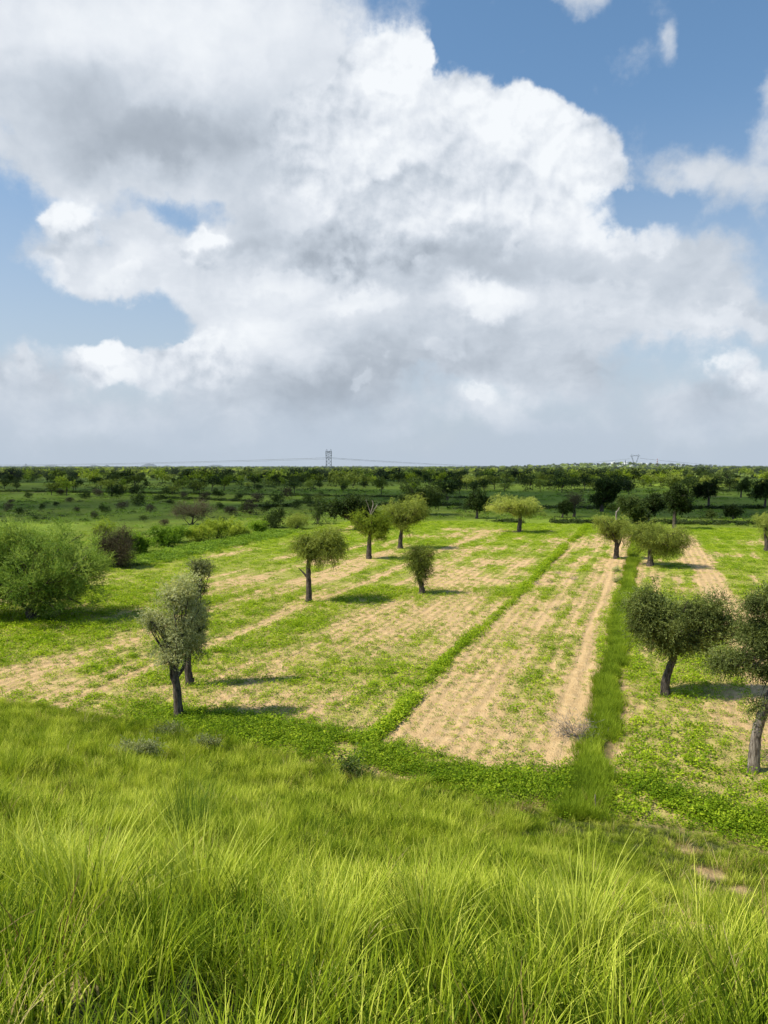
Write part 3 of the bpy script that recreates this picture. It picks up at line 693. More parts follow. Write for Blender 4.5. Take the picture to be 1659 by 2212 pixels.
def tree(name, label, bx, by, ells, trunk, style='khejri', count=1500, r=.16, group=None, cat='tree', bark=None, seed=1, depth=.9, k=9,
         limbs=None, extra=None, leafk=1.0, size=.42, shell=.5, low_cut=-.75, tuft=12):
    """a tree given by where its base and outline stand; every length is turned into metres at the tree's own distance.
    ells: crown ellipses (cx, cy, rx, ry); trunk: points (px, py) from the base up; limbs: more such lines"""
    g = np.random.default_rng(seed)
    gx_, gy_, gz_ = on_land(bx, by)
    def pt(px, py, dy=0.0):
        fx, fy, fz = ray(px, py); y = gy_ + dy; return np.array([fx / fy * y - gx_, dy, EYE + fz / fy * y - gz_])
    mpp = gy_ * .46293 / F_PX
    L = []
    for i, e in enumerate(ells):
        cx, cy, rx, ry = e[:4]; dy = (e[4] if len(e) > 4 else 0.0)
        c = pt(cx, cy, dy); L += sub_lobes((c[0], c[1], c[2], rx * mpp * 1.15, rx * mpp * depth * 1.15, ry * mpp * 1.15), g, k + 2, size)
    t = thing(name, (gx_, gy_, gz_ - .03), label, cat, group)
    kw = dict(CARDS[style]); kw['leaf'] = (kw['leaf'][0] * leafk * 1.15, kw['leaf'][1] * leafk * 1.35)
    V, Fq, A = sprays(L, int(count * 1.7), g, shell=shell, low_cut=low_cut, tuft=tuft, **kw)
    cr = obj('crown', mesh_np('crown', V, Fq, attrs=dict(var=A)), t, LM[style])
    parts = []
    tp = [pt(*p) for p in trunk]; tp[0][2] -= .12
    parts.append(limb(tp, r * 1.25, r * .62, 9, g)); c0 = curve_pts(tp)
    parts.append(tube(np.array([tp[0] + [0, 0, -.1], tp[0] + [0, 0, .12], tp[0] + [0, 0, .45] + (tp[1] - tp[0]) * .02]), [r * 1.9, r * 1.5, r * 1.15], 9, .12, g))
    for lb in (limbs or []):
        q = [pt(*p) for p in lb]; parts.append(limb(q, r * .52, r * .14, 7, g))
    top = tp[-1]
    for i, lo in enumerate(L):                       # branches reaching into each clump
        c = np.array(lo[:3]); 
        st = top if g.uniform() < .7 else c0[int(len(c0) * .8)]
        midp = st * .5 + c * .5 + np.array([g.normal(0, .12), g.normal(0, .12), g.uniform(-.05, .2)])
        rr = r * g.uniform(.2, .36) * (1.0 if lo[3] > .25 else .5); parts.append(limb([st, midp, c], rr, rr * .35, 5, g, n=3))
        for j in range(2):
            e2 = c + g.normal(0, .45, 3) * np.array(lo[3:6]); parts.append(limb([midp * .4 + c * .6, e2], rr * .4, rr * .15, 4, g, n=2))
    V, Fq = merge(parts)[:2]
    obj('trunk', mesh_np('trunk', V, Fq, smooth=True), t, bark or BARK)
    return t, pt

def shrub(name, label, bx, by, rx, ry, style, count, seed=1, group=None, cat='shrub', k=7, leafk=1.0, depth=.9, ells=None, size=.45, kind=None):
    """a bush that is leafy down to the ground: one crown mesh and a few stems"""
    g = np.random.default_rng(seed); x, y, z = on_land(bx, by); mpp = y * .46293 / F_PX
    L = []
    for (cx, cw, ch) in (ells or [(0, rx, ry)]):
        L += sub_lobes((cx * mpp, g.normal(0, .1), ch * mpp * .92, cw * mpp, cw * mpp * depth, ch * mpp), g, k, size)
    t = thing(name, (x, y, z - .03), label, cat, group)
    kw = dict(CARDS[style]); kw['leaf'] = (kw['leaf'][0] * leafk * 1.15, kw['leaf'][1] * leafk * 1.35)
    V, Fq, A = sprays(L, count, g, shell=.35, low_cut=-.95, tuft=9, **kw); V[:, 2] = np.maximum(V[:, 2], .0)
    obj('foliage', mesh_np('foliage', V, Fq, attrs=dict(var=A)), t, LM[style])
    parts = [limb([(g.normal(0, .1), g.normal(0, .1), -.1), np.array(lo[:3]) * [.5, .5, .5], lo[:3]], .05, .012, 5, g, n=3) for lo in L]
    V, Fq = merge(parts)[:2]; obj('stem', mesh_np('stem', V, Fq, smooth=True), t, BARK)
    return t

# -- the trees that stand in the sunlit fields
tree('khejri_tree', 'tall grey green tree with forked dark trunk at the foot of the grassy dune', 385, 1552,
     [(352, 1350, 33, 36), (388, 1298, 36, 46), (406, 1380, 33, 38), (372, 1408, 34, 30), (325, 1335, 15, 18), (420, 1330, 20, 34)], [(385, 1552), (384, 1510), (380, 1468), (378, 1435)],
     'grey', 2500, .17, seed=11, k=6, tuft=16, bark=BARK, limbs=[[(383, 1490), (371, 1462), (368, 1430), (362, 1390)], [(381, 1462), (396, 1440), (402, 1410), (410, 1370)], [(379, 1440), (385, 1390), (392, 1330)]])
tree('khejri_tree', 'grey green tree with thin leaning top limb, behind the forked trunk tree', 411, 1480,
     [(424, 1330, 26, 40), (418, 1385, 27, 36), (441, 1228, 21, 17), (432, 1270, 15, 20)], [(411, 1480), (406, 1440), (408, 1400), (412, 1350)],
     'grey', 1500, .15, seed=12, k=5, limbs=[[(410, 1380), (418, 1320), (428, 1270), (440, 1232)]])
tree('khejri_tree', 'tall single trunk tree with drooping olive crown beside the sandy track', 667, 1300,
     [(685, 1172, 52, 30), (656, 1178, 28, 27), (712, 1180, 30, 24), (690, 1200, 34, 22)], [(667, 1300), (667, 1260), (666, 1225), (668, 1200)],
     'khejri', 2300, .20, seed=13, k=6, limbs=[[(667, 1250), (655, 1236), (645, 1226)], [(668, 1215), (660, 1190), (652, 1170)]])
tree('khejri_tree', 'round olive tree with a pale dead branch rising above its crown', 797, 1207,
     [(797, 1135, 37, 28), (780, 1132, 24, 20), (812, 1140, 24, 25)], [(797, 1207), (797, 1185), (798, 1165), (799, 1150)],
     'yellow', 1900, .25, seed=14, k=6, leafk=.95)
tree('khejri_tree', 'big rounded olive crown with straight trunk, nearest the dark trees', 864, 1185,
     [(872, 1108, 42, 32), (850, 1105, 27, 25), (895, 1112, 25, 27), (875, 1130, 33, 20)], [(864, 1185), (865, 1165), (867, 1150), (869, 1135)],
     'khejri', 2500, .25, seed=15, k=6, leafk=1.1)
tree('khejri_tree', 'small narrow lopped tree leaning over the middle of the field', 912, 1282,
     [(906, 1200, 25, 24), (902, 1222, 23, 22), (915, 1235, 20, 20), (918, 1188, 15, 13)], [(912, 1282), (910, 1262), (905, 1245), (903, 1225)],
     'khejri', 1200, .20, seed=16, k=6, leafk=.85)
tree('khejri_tree', 'flat spreading olive tree standing alone at the far end of the field', 1122, 1150,
     [(1112, 1092, 52, 20), (1085, 1092, 30, 17), (1140, 1096, 32, 18), (1125, 1108, 22, 16)], [(1122, 1150), (1122, 1138), (1124, 1122), (1122, 1105)],
     'khejri', 2300, .32, seed=17, k=7, leafk=1.25)
tree('khejri_tree', 'two limbed tree with a bare stub above it on the field edge grass', 1331, 1207,
     [(1340, 1148, 22, 27), (1298, 1132, 23, 17), (1312, 1148, 20, 14), (1345, 1135, 16, 16)], [(1331, 1207), (1332, 1190), (1332, 1176), (1330, 1160)],
     'khejri', 1500, .26, seed=18, k=6, limbs=[[(1332, 1186), (1340, 1170), (1345, 1150)], [(1331, 1172), (1318, 1155), (1302, 1140)]], leafk=1.0)
tree('khejri_tree', 'broad dome shaped olive tree in the right field beside the sandy track', 1405, 1223,
     [(1420, 1155, 58, 32), (1395, 1160, 38, 28), (1458, 1162, 34, 24), (1420, 1180, 46, 20)], [(1405, 1223), (1405, 1205), (1404, 1190), (1408, 1172)],
     'khejri', 3000, .26, seed=19, k=7, leafk=1.05)
tree('khejri_tree', 'wide blue green tree with curved dark trunk in the right field', 1437, 1502,
     [(1420, 1325, 58, 48), (1480, 1335, 60, 42), (1405, 1300, 34, 34), (1450, 1350, 66, 40), (1540, 1348, 52, 34), (1590, 1368, 42, 25), (1470, 1385, 46, 24), (1512, 1310, 38, 26), (1515, 1392, 40, 20), (1400, 1368, 34, 30), (1440, 1398, 34, 18)],
     [(1437, 1502), (1438, 1470), (1447, 1440), (1456, 1415), (1450, 1385)],
     'blue', 4300, .17, seed=20, k=6, depth=.75, limbs=[[(1457, 1418), (1464, 1392), (1468, 1350)], [(1462, 1395), (1510, 1370), (1570, 1372), (1600, 1382)]], leafk=.95)
tree('khejri_tree', 'pale barked tree cut by the right edge with drooping blue green limbs', 1629, 1666,
     [(1640, 1350, 46, 42), (1660, 1300, 50, 30), (1600, 1432, 46, 18, .3), (1565, 1420, 28, 14, .3), (1655, 1450, 24, 18), (1650, 1530, 20, 16), (1700, 1380, 50, 60), (1655, 1400, 40, 30)],
     [(1629, 1666), (1630, 1620), (1636, 1575), (1655, 1520), (1680, 1460), (1690, 1410)],
     'blue', 2900, .16, seed=21, k=6, bark=BARK_PALE, depth=.7, limbs=[[(1690, 1420), (1650, 1412), (1618, 1425), (1590, 1436)], [(1685, 1420), (1660, 1380), (1640, 1350)]], leafk=.8)
tree('khejri_tree', 'slim dark tree cut by the right edge behind the sandy track', 1655, 1190,
     [(1660, 1122, 30, 12), (1655, 1150, 12, 14), (1675, 1130, 25, 16)], [(1655, 1190), (1656, 1170), (1653, 1150), (1655, 1128)],
     'khejri', 900, .22, seed=22, k=5, leafk=1.0)
tree('thorn_tree', 'huge bright green spreading thorn tree on the left edge', 72, 1337,
     [(100, 1220, 104, 74), (10, 1225, 100, 82), (165, 1240, 50, 52), (78, 1178, 96, 36), (-40, 1230, 80, 85), (45, 1282, 112, 36), (125, 1285, 72, 33), (175, 1210, 42, 36)],
     [(72, 1337), (66, 1322), (70, 1305), (78, 1285)], 'acacia', 12500, .30, seed=23, k=8, depth=.95, tuft=26,
     limbs=[[(70, 1320), (40, 1300), (0, 1270)], [(75, 1318), (110, 1290), (150, 1260)], [(72, 1310), (85, 1260), (95, 1210)]])
# the dead branch and the bare stub
def dead_limbs(name, label, bx, by, lines, r, cat):
    x, y, z = on_land(bx, by); g = np.random.default_rng(5); t = None
    parts = []
    for ln in lines:
        P = []
        for px, py in ln:
            fx, fy, fz = ray(px, py); P.append((fx / fy * y, y + .3, EYE + fz / fy * y))
        parts.append(limb(P, r, r * .3, 6, g))
    V, Fq = merge(parts)[:2]; return mesh_np(name, V, Fq, smooth=True)
for o in list(COL.objects):
    if o.get('label', '').startswith('round olive tree with a pale'):
        me = dead_limbs('dead_branch', '', 797, 1207, [[(799, 1165), (801, 1120), (795, 1092), (789, 1078)], [(800, 1110), (806, 1090), (803, 1080)], [(800, 1115), (812, 1095), (816, 1090)]], .07, '')
        q = obj('dead_branch', me, o, DEADWOOD); q.matrix_parent_inverse = Matrix.Translation(-o.location); q['label'] = 'pale leafless branch'
    if o.get('label', '').startswith('two limbed tree'):
        me = dead_limbs('branch_stub', '', 1331, 1207, [[(1332, 1176), (1334, 1150), (1333, 1110), (1336, 1104), (1340, 1096)]], .13, '')
        q = obj('branch_stub', me, o, DEADWOOD); q.matrix_parent_inverse = Matrix.Translation(-o.location); q['label'] = 'bare reddish stub'

# -- bushes along the left edge of the field
shrub('twiggy_shrub', 'large round brownish twiggy shrub behind the big thorn tree', 252, 1226, 40, 44, 'brown', 3400, 31, k=9, leafk=1.5)
shrub('shrub', 'bright green shrub between the thorn tree and the brown twiggy shrub', 215, 1165, 30, 24, 'yellow', 900, 32)
HG = 'leafy bushes in the hedge along the left field edge'
for i, (bx, by, rx, ry, st_, lb) in enumerate([
    (305, 1196, 30, 22, 'lush', 'green hedge bush next to the brown twiggy shrub'), (350, 1180, 36, 20, 'lush', 'low green hedge bush second from the brown twiggy shrub'),
    (378, 1172, 28, 17, 'lush', 'small hedge bush before the long light green hedge'), (430, 1168, 34, 20, 'yellow', 'left end bush of the long light green hedge'),
    (470, 1163, 36, 21, 'yellow', 'middle bush of the long light green hedge'), (512, 1158, 30, 19, 'yellow', 'right end bush of the long light green hedge'),
    (552, 1148, 26, 14, 'lush', 'small low bush after the long light green hedge'), (592, 1140, 26, 20, 'dark', 'dark round hedge bush left of the pale one')]):
    shrub('hedge_bush', lb, bx, by, rx, ry, st_, 1000, 40 + i, HG, 'bush', leafk=1.35 if st_ != 'dark' else 1.0)
shrub('pale_bush', 'pale olive round bush at the hedge behind the drooping olive tree', 641, 1143, 31, 21, 'khejri', 1300, 50, None, 'bush', leafk=1.1)
shrub('columnar_shrub', 'tall narrow dark green shrub behind the pale hedge bush', 686, 1132, 17, 30, 'dark', 700, 51, leafk=.9)
tree('multi_stem_shrub', 'dark round shrub on several leaning stems in the left plain', 412, 1133, [(413, 1106, 36, 22), (395, 1105, 20, 17), (432, 1108, 20, 18)],
     [(414, 1133), (416, 1125), (418, 1112)], 'brown', 1500, .16, seed=52, k=6, cat='shrub', limbs=[[(410, 1133), (402, 1125), (392, 1110)], [(416, 1132), (426, 1122), (434, 1108)]], leafk=1.6)
# -- trees in the cloud shadow past the field
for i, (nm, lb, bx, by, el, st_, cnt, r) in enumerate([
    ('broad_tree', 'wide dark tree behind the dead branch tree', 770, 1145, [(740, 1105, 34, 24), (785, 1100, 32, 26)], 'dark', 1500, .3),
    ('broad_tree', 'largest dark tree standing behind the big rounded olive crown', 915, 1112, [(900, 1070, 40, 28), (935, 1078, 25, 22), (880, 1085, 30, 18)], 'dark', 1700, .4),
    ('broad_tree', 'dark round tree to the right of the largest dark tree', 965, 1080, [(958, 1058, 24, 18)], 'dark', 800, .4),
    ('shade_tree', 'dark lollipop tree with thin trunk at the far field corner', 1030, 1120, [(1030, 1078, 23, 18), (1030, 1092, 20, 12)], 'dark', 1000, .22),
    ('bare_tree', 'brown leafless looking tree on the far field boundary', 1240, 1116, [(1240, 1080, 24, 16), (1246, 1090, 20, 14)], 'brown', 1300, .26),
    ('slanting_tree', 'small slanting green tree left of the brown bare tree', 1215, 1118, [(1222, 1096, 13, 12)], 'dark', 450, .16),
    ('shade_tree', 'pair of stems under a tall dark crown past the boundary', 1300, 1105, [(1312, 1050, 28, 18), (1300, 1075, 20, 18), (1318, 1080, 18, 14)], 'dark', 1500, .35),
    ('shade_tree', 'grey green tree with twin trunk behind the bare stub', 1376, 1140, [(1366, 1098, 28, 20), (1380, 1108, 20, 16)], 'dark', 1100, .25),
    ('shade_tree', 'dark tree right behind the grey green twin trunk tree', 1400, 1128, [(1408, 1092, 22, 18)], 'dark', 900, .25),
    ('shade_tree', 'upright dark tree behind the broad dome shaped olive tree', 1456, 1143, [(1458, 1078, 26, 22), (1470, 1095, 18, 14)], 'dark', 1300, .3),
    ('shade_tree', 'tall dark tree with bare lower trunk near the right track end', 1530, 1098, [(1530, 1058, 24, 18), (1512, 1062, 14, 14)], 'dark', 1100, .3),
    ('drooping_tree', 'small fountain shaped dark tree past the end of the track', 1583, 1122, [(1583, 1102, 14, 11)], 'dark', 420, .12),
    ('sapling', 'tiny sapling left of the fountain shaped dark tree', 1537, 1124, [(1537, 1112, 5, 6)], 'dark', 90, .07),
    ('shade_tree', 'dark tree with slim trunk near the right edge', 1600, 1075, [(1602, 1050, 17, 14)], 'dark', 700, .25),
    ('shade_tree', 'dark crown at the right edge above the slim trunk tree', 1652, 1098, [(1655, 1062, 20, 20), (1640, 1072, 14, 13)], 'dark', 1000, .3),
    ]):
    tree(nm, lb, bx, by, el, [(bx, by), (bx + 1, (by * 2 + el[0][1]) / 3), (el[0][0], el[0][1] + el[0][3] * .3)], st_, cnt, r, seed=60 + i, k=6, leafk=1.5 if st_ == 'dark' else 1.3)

# -- prototypes for the savanna trees and shrubs further out (unit height 1, scaled where they stand)
def far_tree_proto(seed, ells, hue='dark', n=230, m=5, leaf=(.065, .034), length=.10, trunk=True):
    g = np.random.default_rng(seed); L = []
    for e in ells: L += sub_lobes(e, g, 6, .45)
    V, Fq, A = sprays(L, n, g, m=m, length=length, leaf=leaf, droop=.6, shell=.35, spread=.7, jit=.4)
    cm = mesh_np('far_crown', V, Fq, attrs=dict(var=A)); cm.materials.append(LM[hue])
    parts = [limb([(0, 0, -.03), (g.normal(0, .02), 0, .2), (ells[0][0] * .6, 0, ells[0][2] - .08)], .028, .016, 5, g, n=2)]
    for lo in L[:6]: parts.append(limb([(0, 0, .28), (lo[0] * .5, lo[1] * .5, .42), lo[:3]], .013, .006, 4, g, n=2))
    V, Fq = merge(parts)[:2]; tm = mesh_np('far_trunk', V, Fq, smooth=True); tm.materials.append(BARK)
    return cm, tm
def far_ells(kind, g):
    if kind == 0: return [(0, 0, .60, .50, .48, .36)]
    if kind == 1: return [(-.12, 0, .60, .44, .42, .34), (.3, .1, .52, .34, .34, .28)]
    if kind == 2: return [(0, 0, .66, .62, .56, .28), (.1, 0, .50, .5, .5, .25)]
    if kind == 3: return [(0, 0, .56, .36, .36, .42)]
    return [(-.22, 0, .50, .42, .4, .34), (.2, 0, .64, .40, .38, .32)]
HUES = ['dark', 'dark', 'dark', 'dark', 'khejri', 'yellow', 'dark', 'khejri']
PROTO = [far_tree_proto(800 + i, far_ells(i % 5, None), HUES[i], n=330) for i in range(8)]
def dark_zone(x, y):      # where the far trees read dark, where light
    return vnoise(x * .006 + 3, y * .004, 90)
gF = np.random.default_rng(99); placed = []
def free_spot(x, y, d):
    return all((x - a) ** 2 + (y - b) ** 2 > d * d for a, b in placed)
far_xy = []
tries = 0
while len(far_xy) < 262 and tries < 60000:
    tries += 1
    y = 160 + 440 * gF.uniform() ** 1.0; x = gF.uniform(-1, 1) * y * .53
    s, t = st_of(x, y); px = x / y
    if t < -35 and s < 215: continue                      # the open shrubby plain on the left
    dens = vnoise(x * .02, y * .02, 91) * .7 + .3 * sstep(y, 200, 420)
    if y < 260: dens *= .55
    if dens < gF.uniform(.15, .62): continue
    if not free_spot(x, y, 7.5): continue
    placed.append((x, y)); far_xy.append((x, y))
far_xy.sort(key=lambda q: q[1])
for i, (x, y) in enumerate(far_xy):
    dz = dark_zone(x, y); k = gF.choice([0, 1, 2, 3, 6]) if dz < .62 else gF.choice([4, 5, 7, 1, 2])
    cm, tm = PROTO[k]; h = (2.8 + 4.4 * gF.uniform() ** .9) * (1 if y > 230 else .85)
    t = bpy.data.objects.new('savanna_tree', None); COL.objects.link(t)
    t.location = (x, y, land1(x, y) - .05); t.rotation_euler = (0, 0, gF.uniform(0, 6.28)); t.scale = (h * gF.uniform(.9, 1.25), h * gF.uniform(.9, 1.25), h)
    lab = {4: 'olive', 5: 'yellow green', 7: 'olive'}.get(int(k), 'dark green')
    tag(t, lab + ' tree among many scattered over the far green plain', 'tree', lab + ' trees scattered over the far plain')
    a = bpy.data.objects.new('crown', cm); COL.objects.link(a); a.parent = t
    b = bpy.data.objects.new('trunk', tm); COL.objects.link(b); b.parent = t
# low shrubs of the left plain, counted one by one
shr_m = []
for i in range(5):
    g = np.random.default_rng(900 + i)
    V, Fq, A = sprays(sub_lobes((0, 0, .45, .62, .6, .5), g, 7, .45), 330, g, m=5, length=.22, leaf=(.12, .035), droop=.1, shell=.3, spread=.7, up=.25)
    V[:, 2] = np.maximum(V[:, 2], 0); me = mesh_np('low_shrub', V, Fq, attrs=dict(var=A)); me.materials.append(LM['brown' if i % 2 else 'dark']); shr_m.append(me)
SH = [(700, 400), (240, 1062), (280, 1098), (300, 1086)]
fixed = [(42, 1115, 13), (22, 1062 + 25, 9), (120, 1093, 9), (16, 1105, 12), (225, 1108, 14), (250, 1082, 22), (262, 1100, 16), (300, 1093, 18), (325, 1106, 14), (345, 1083, 14),
         (368, 1092, 10), (500, 1112, 18), (525, 1106, 14), (540, 1112, 20), (575, 1108, 14), (600, 1095, 18), (150, 1085, 10), (185, 1078, 14), (205, 1120, 10), (475, 1100, 12),
         (360, 1072, 12), (130, 1070, 12), (90, 1100, 9), (440, 1085, 14), (640, 1100, 16), (665, 1090, 14), (560, 1085, 16), (515, 1080, 14), (620, 1075, 15), (470, 1075, 13), (290, 1072, 12),
         (215, 1072, 13), (60, 1075, 11), (395, 1078, 11), (690, 1075, 12), (310, 1128, 11), (355, 1135, 12), (480, 1128, 10), (165, 1105, 8), (75, 1125, 9)]
for i, (px, py, w) in enumerate(fixed):
    x, y, z = on_land(px, py); m_ = y * .46293 / F_PX * w * 1.4
    o = bpy.data.objects.new('low_shrub', shr_m[i % 5]); COL.objects.link(o); o.location = (x, y, z); o.scale = (m_, m_, m_ * gF.uniform(.75, 1.1)); o.rotation_euler = (0, 0, gF.uniform(0, 6))
    tag(o, ('brownish' if (i % 5) % 2 else 'dark green') + ' rounded low shrub in the open plain on the left', 'shrub', ('brownish' if (i % 5) % 2 else 'dark green') + ' low shrubs of the left plain')
# the far-off wood that reads as one mass, out to the horizon
fk = bpy.data.collections.new('far_wood_kit')
for i in range(6):
    g = np.random.default_rng(950 + i); hue = ['dark', 'dark', 'khejri', 'dark', 'khejri', 'yellow'][i]
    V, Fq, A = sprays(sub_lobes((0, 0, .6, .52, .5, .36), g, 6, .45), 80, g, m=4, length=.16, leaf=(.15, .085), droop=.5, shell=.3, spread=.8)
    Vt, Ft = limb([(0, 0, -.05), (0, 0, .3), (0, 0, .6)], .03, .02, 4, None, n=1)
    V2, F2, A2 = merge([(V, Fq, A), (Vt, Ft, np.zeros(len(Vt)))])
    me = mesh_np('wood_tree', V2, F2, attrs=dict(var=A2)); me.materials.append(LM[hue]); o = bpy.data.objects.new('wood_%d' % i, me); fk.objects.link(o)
pts = []
for y0, y1, n_, s0, s1 in ((430, 900, 1700, 2.5, 8.5), (900, 2000, 4600, 3.5, 9), (2000, 4500, 7500, 6, 10), (4500, 11000, 7000, 8, 15)):
    y = np.sqrt(rng.uniform(y0 ** 2, y1 ** 2, n_)); x = rng.uniform(-1, 1, n_) * y * .56
    k = vnoise(x * .011, y * .011, 92) * .75 + .25 * vnoise(x * .05, y * .05, 93) > rng.uniform(.30, .62, n_); x, y = x[k], y[k]
    pts.append(np.stack([x, y, land(x, y), rng.uniform(s0, s1, len(x))], 1))
n_ = 500; x = rng.normal(680, 260, n_); y = rng.uniform(2050, 2500, n_); pts.append(np.stack([x, y, land(x, y), rng.uniform(3.5, 6.5, n_)], 1))
pts = np.concatenate(pts)
scatter('far_wood', fk, 6, pts[:, :3], rots(len(pts), .03), np.stack([pts[:, 3] * 1.1, pts[:, 3] * 1.1, pts[:, 3]], 1), 'far wood of scattered trees merging toward the horizon', 'wood')
# scrub tufts over the plain
n_ = 9000; y = np.sqrt(rng.uniform(75 ** 2, 330 ** 2, n_)); x = rng.uniform(-1, 1, n_) * y * .54; s, t = st_of(x, y)
k = ((t < -52) | (s > 139)) & (fbm(x * .05, y * .05, 95, 3) > rng.uniform(.3, .7, n_)); x, y = x[k], y[k]
scrub_kit = kit('scrub_tuft', [crop_plant(540 + i, .75, .55, 70, .20) for i in range(4)], LM['lush'])
scrub_kit2 = kit('scrub_dark', [crop_plant(550 + i, .75, .6, 70, .20) for i in range(4)], LM['dark'])
h_ = len(x) * 3 // 4
scatter('plain_scrub', scrub_kit, 4, np.stack([x, y, land(x, y) - .05], 1)[:h_], rots(h_), scl3(rng.uniform(.35, 1.2, h_)), 'low green herbs and scrub over the open plain', 'scrub')
scatter('dark_scrub', scrub_kit2, 4, np.stack([x, y, land(x, y) - .05], 1)[h_:], rots(len(x) - h_), scl3(rng.uniform(.4, 1.2, len(x) - h_)), 'low dark scrub over the open plain', 'scrub')
n_ = 5200; y = np.sqrt(rng.uniform(300 ** 2, 1000 ** 2, n_)); x = rng.uniform(-1, 1, n_) * y * .55; k = vnoise(x * .012, y * .012, 97) * .7 + .3 * vnoise(x * .06, y * .06, 98) > rng.uniform(.3, .65, n_); x, y = x[k], y[k]
scatter('undergrowth', scrub_kit2, 4, np.stack([x, y, land(x, y) - .05], 1), rots(len(x)), scl3(rng.uniform(1.0, 3.0, len(x))), 'bushy undergrowth between the far trees', 'undergrowth')
# dark belts: weedy field boundaries beyond the sown fields, rank weeds along the left hedge
bp_ = []
for (a, b, n_, sc) in (((1080, 1128), (1659, 1132), 900, .8), ((1000, 1100), (1659, 1098), 700, 1.0), ((0, 1062), (1100, 1078), 900, 1.1), ((560, 1095), (1000, 1092), 400, 1.1), ((300, 1075), (700, 1090), 400, 1.0)):
    A_ = np.array(on_ground(*a)); B_ = np.array(on_ground(*b)); u = rng.uniform(0, 1, n_)[:, None]
    P_ = A_ + (B_ - A_) * u + rng.normal(0, 1.2, (n_, 2)); k = vnoise(P_[:, 0] * .15, P_[:, 1] * .05, 96) > .3; P_ = P_[k]
    bp_.append(np.stack([P_[:, 0], P_[:, 1], land(P_[:, 0], P_[:, 1]) - .03, rng.uniform(.6, 1.5, len(P_)) * sc], 1))
bp_ = np.concatenate(bp_)
scatter('boundary_weeds', scrub_kit2, 4, bp_[:, :3], rots(len(bp_)), scl3(bp_[:, 3]), 'dark weedy belts along the far field boundaries', 'weeds')
A_ = np.array(on_ground(285, 1225)); B_ = np.array(on_ground(640, 1150)); n_ = 1300; u = rng.uniform(0, 1, n_)[:, None]
P_ = A_ + (B_ - A_) * u + np.stack([rng.normal(-2.0, 1.6, n_), rng.normal(1.2, 1.6, n_)], 1)
scatter('hedge_weeds', scrub_kit, 4, np.stack([P_[:, 0], P_[:, 1], land(P_[:, 0], P_[:, 1]) - .03], 1), rots(n_), scl3(rng.uniform(.4, .9, n_)), 'rank green weeds under the hedge on the left', 'weeds')

# -- small plants that stand out one by one
shrub('dry_brush', 'grey heap of dry thorny brush on the sand beside the grass strip', 1243, 1592, 8, 5, 'dead', 220, 71, cat='brushwood')
shrub('herb', 'dusty grey green herb on the grass strip, nearer of two', 1331, 1258, 6, 4, 'grey', 260, 72, cat='plant')
shrub('herb', 'dusty grey green herb on the grass strip, farther of two', 1330, 1235, 6, 4, 'grey', 260, 73, cat='plant')
shrub('sapling', 'dark twiggy sapling on the lush green band below the field', 765, 1680, 9, 17, 'dark', 200, 74, cat='plant', leafk=.5)
shrub('grey_shrub', 'grey green low bush in the grass below the forked trunk tree', 365, 1592, 28, 9, 'grey', 700, 75)
shrub('grey_shrub', 'grey green low bush in the grass right of the forked trunk tree', 440, 1622, 28, 9, 'grey', 600, 76)
shrub('grey_shrub', 'greyish bush buried in the grass on the left slope', 290, 1640, 44, 18, 'grey', 620, 77)
x, y, z = on_land(402, 1850)
rb = blades(230, .34, .9, 1.55, .008, .34, 6, 440, var=(0, .8)); rb.name = 'reed_clump'
tag(obj('reed_clump', rb, None, leaf_mat('dark_reed_stems', (.05, .10, .016), (.13, .22, .03), (.26, .36, .06), .35, scale=1.0)), 'tall dark green clump of reedy stems in the left grass', 'reeds').location = (x, y, z)
x, y, z = on_land(1285, 1762)
V, Fq = limb([(0, 0, -.1), (.01, 0, .3), (.0, 0, .62)], .02, .016, 6, np.random.default_rng(3))
tag(obj('stick', mesh_np('stick', V, Fq, smooth=True), None, DEADWOOD), 'short pale stick upright in the grass at the end of the strip', 'stick').location = (x, y, z)
for i, (px, py) in enumerate([(1188, 1258), (1160, 1262), (1240, 1252), (1205, 1240), (1202, 1318)]):
    g = np.random.default_rng(80 + i); x, y, z = on_land(px, py)
    L = [(0, 0, .06, .26, .2, .10)]; V, Fq, A = sprays(L, 60, g, m=4, length=.16, leaf=(.10, .02), droop=.1, shell=.2); V[:, 2] = np.maximum(V[:, 2], 0)
    tag(obj('dry_weed', mesh_np('dry_weed', V, Fq, attrs=dict(var=A)), None, LM['dead']), 'little dry weed lying on bare sand near the grass strip', 'weed', 'dry weeds on the bare sand').location = (x, y, z)
# ---------------------------------------------------------------- pylons, wires, village, hills
def plain_mat(name, c, rough=.7, metal=0.0, haze=1.0, noise=0.0):
    m, n, out = new_mat(name); b = n.new('ShaderNodeBsdfPrincipled')
    p = n.new('ShaderNodeTexCoord').outputs['Object']
    col = n.mix(n.ss(n.noise(p, .6 if noise else 2, 3), .35, .7, 0, .6), c, tuple(x * .78 for x in c))
    n.t.links.new(col, b.inputs['Base Color']); b.inputs['Roughness'].default_value = rough; b.inputs['Metallic'].default_value = metal
    n.t.links.new(haze_out(n, b.outputs[0], haze), out.inputs[0]); return m
STEEL = plain_mat('galvanised_steel', (.09, .11, .14), .6, .0, .8)
WIRE = plain_mat('conductor_wire', (.16, .17, .18), .6)
WHITE = plain_mat('whitewashed_wall', (.80, .80, .78), .9, noise=1)
DARKWIN = plain_mat('dark_window', (.05, .05, .06), .3)
RED = plain_mat('red_paint', (.50, .07, .05), .6)
def bar(a, b, r): return tube(np.array([a, b], float), [r, r], 4)
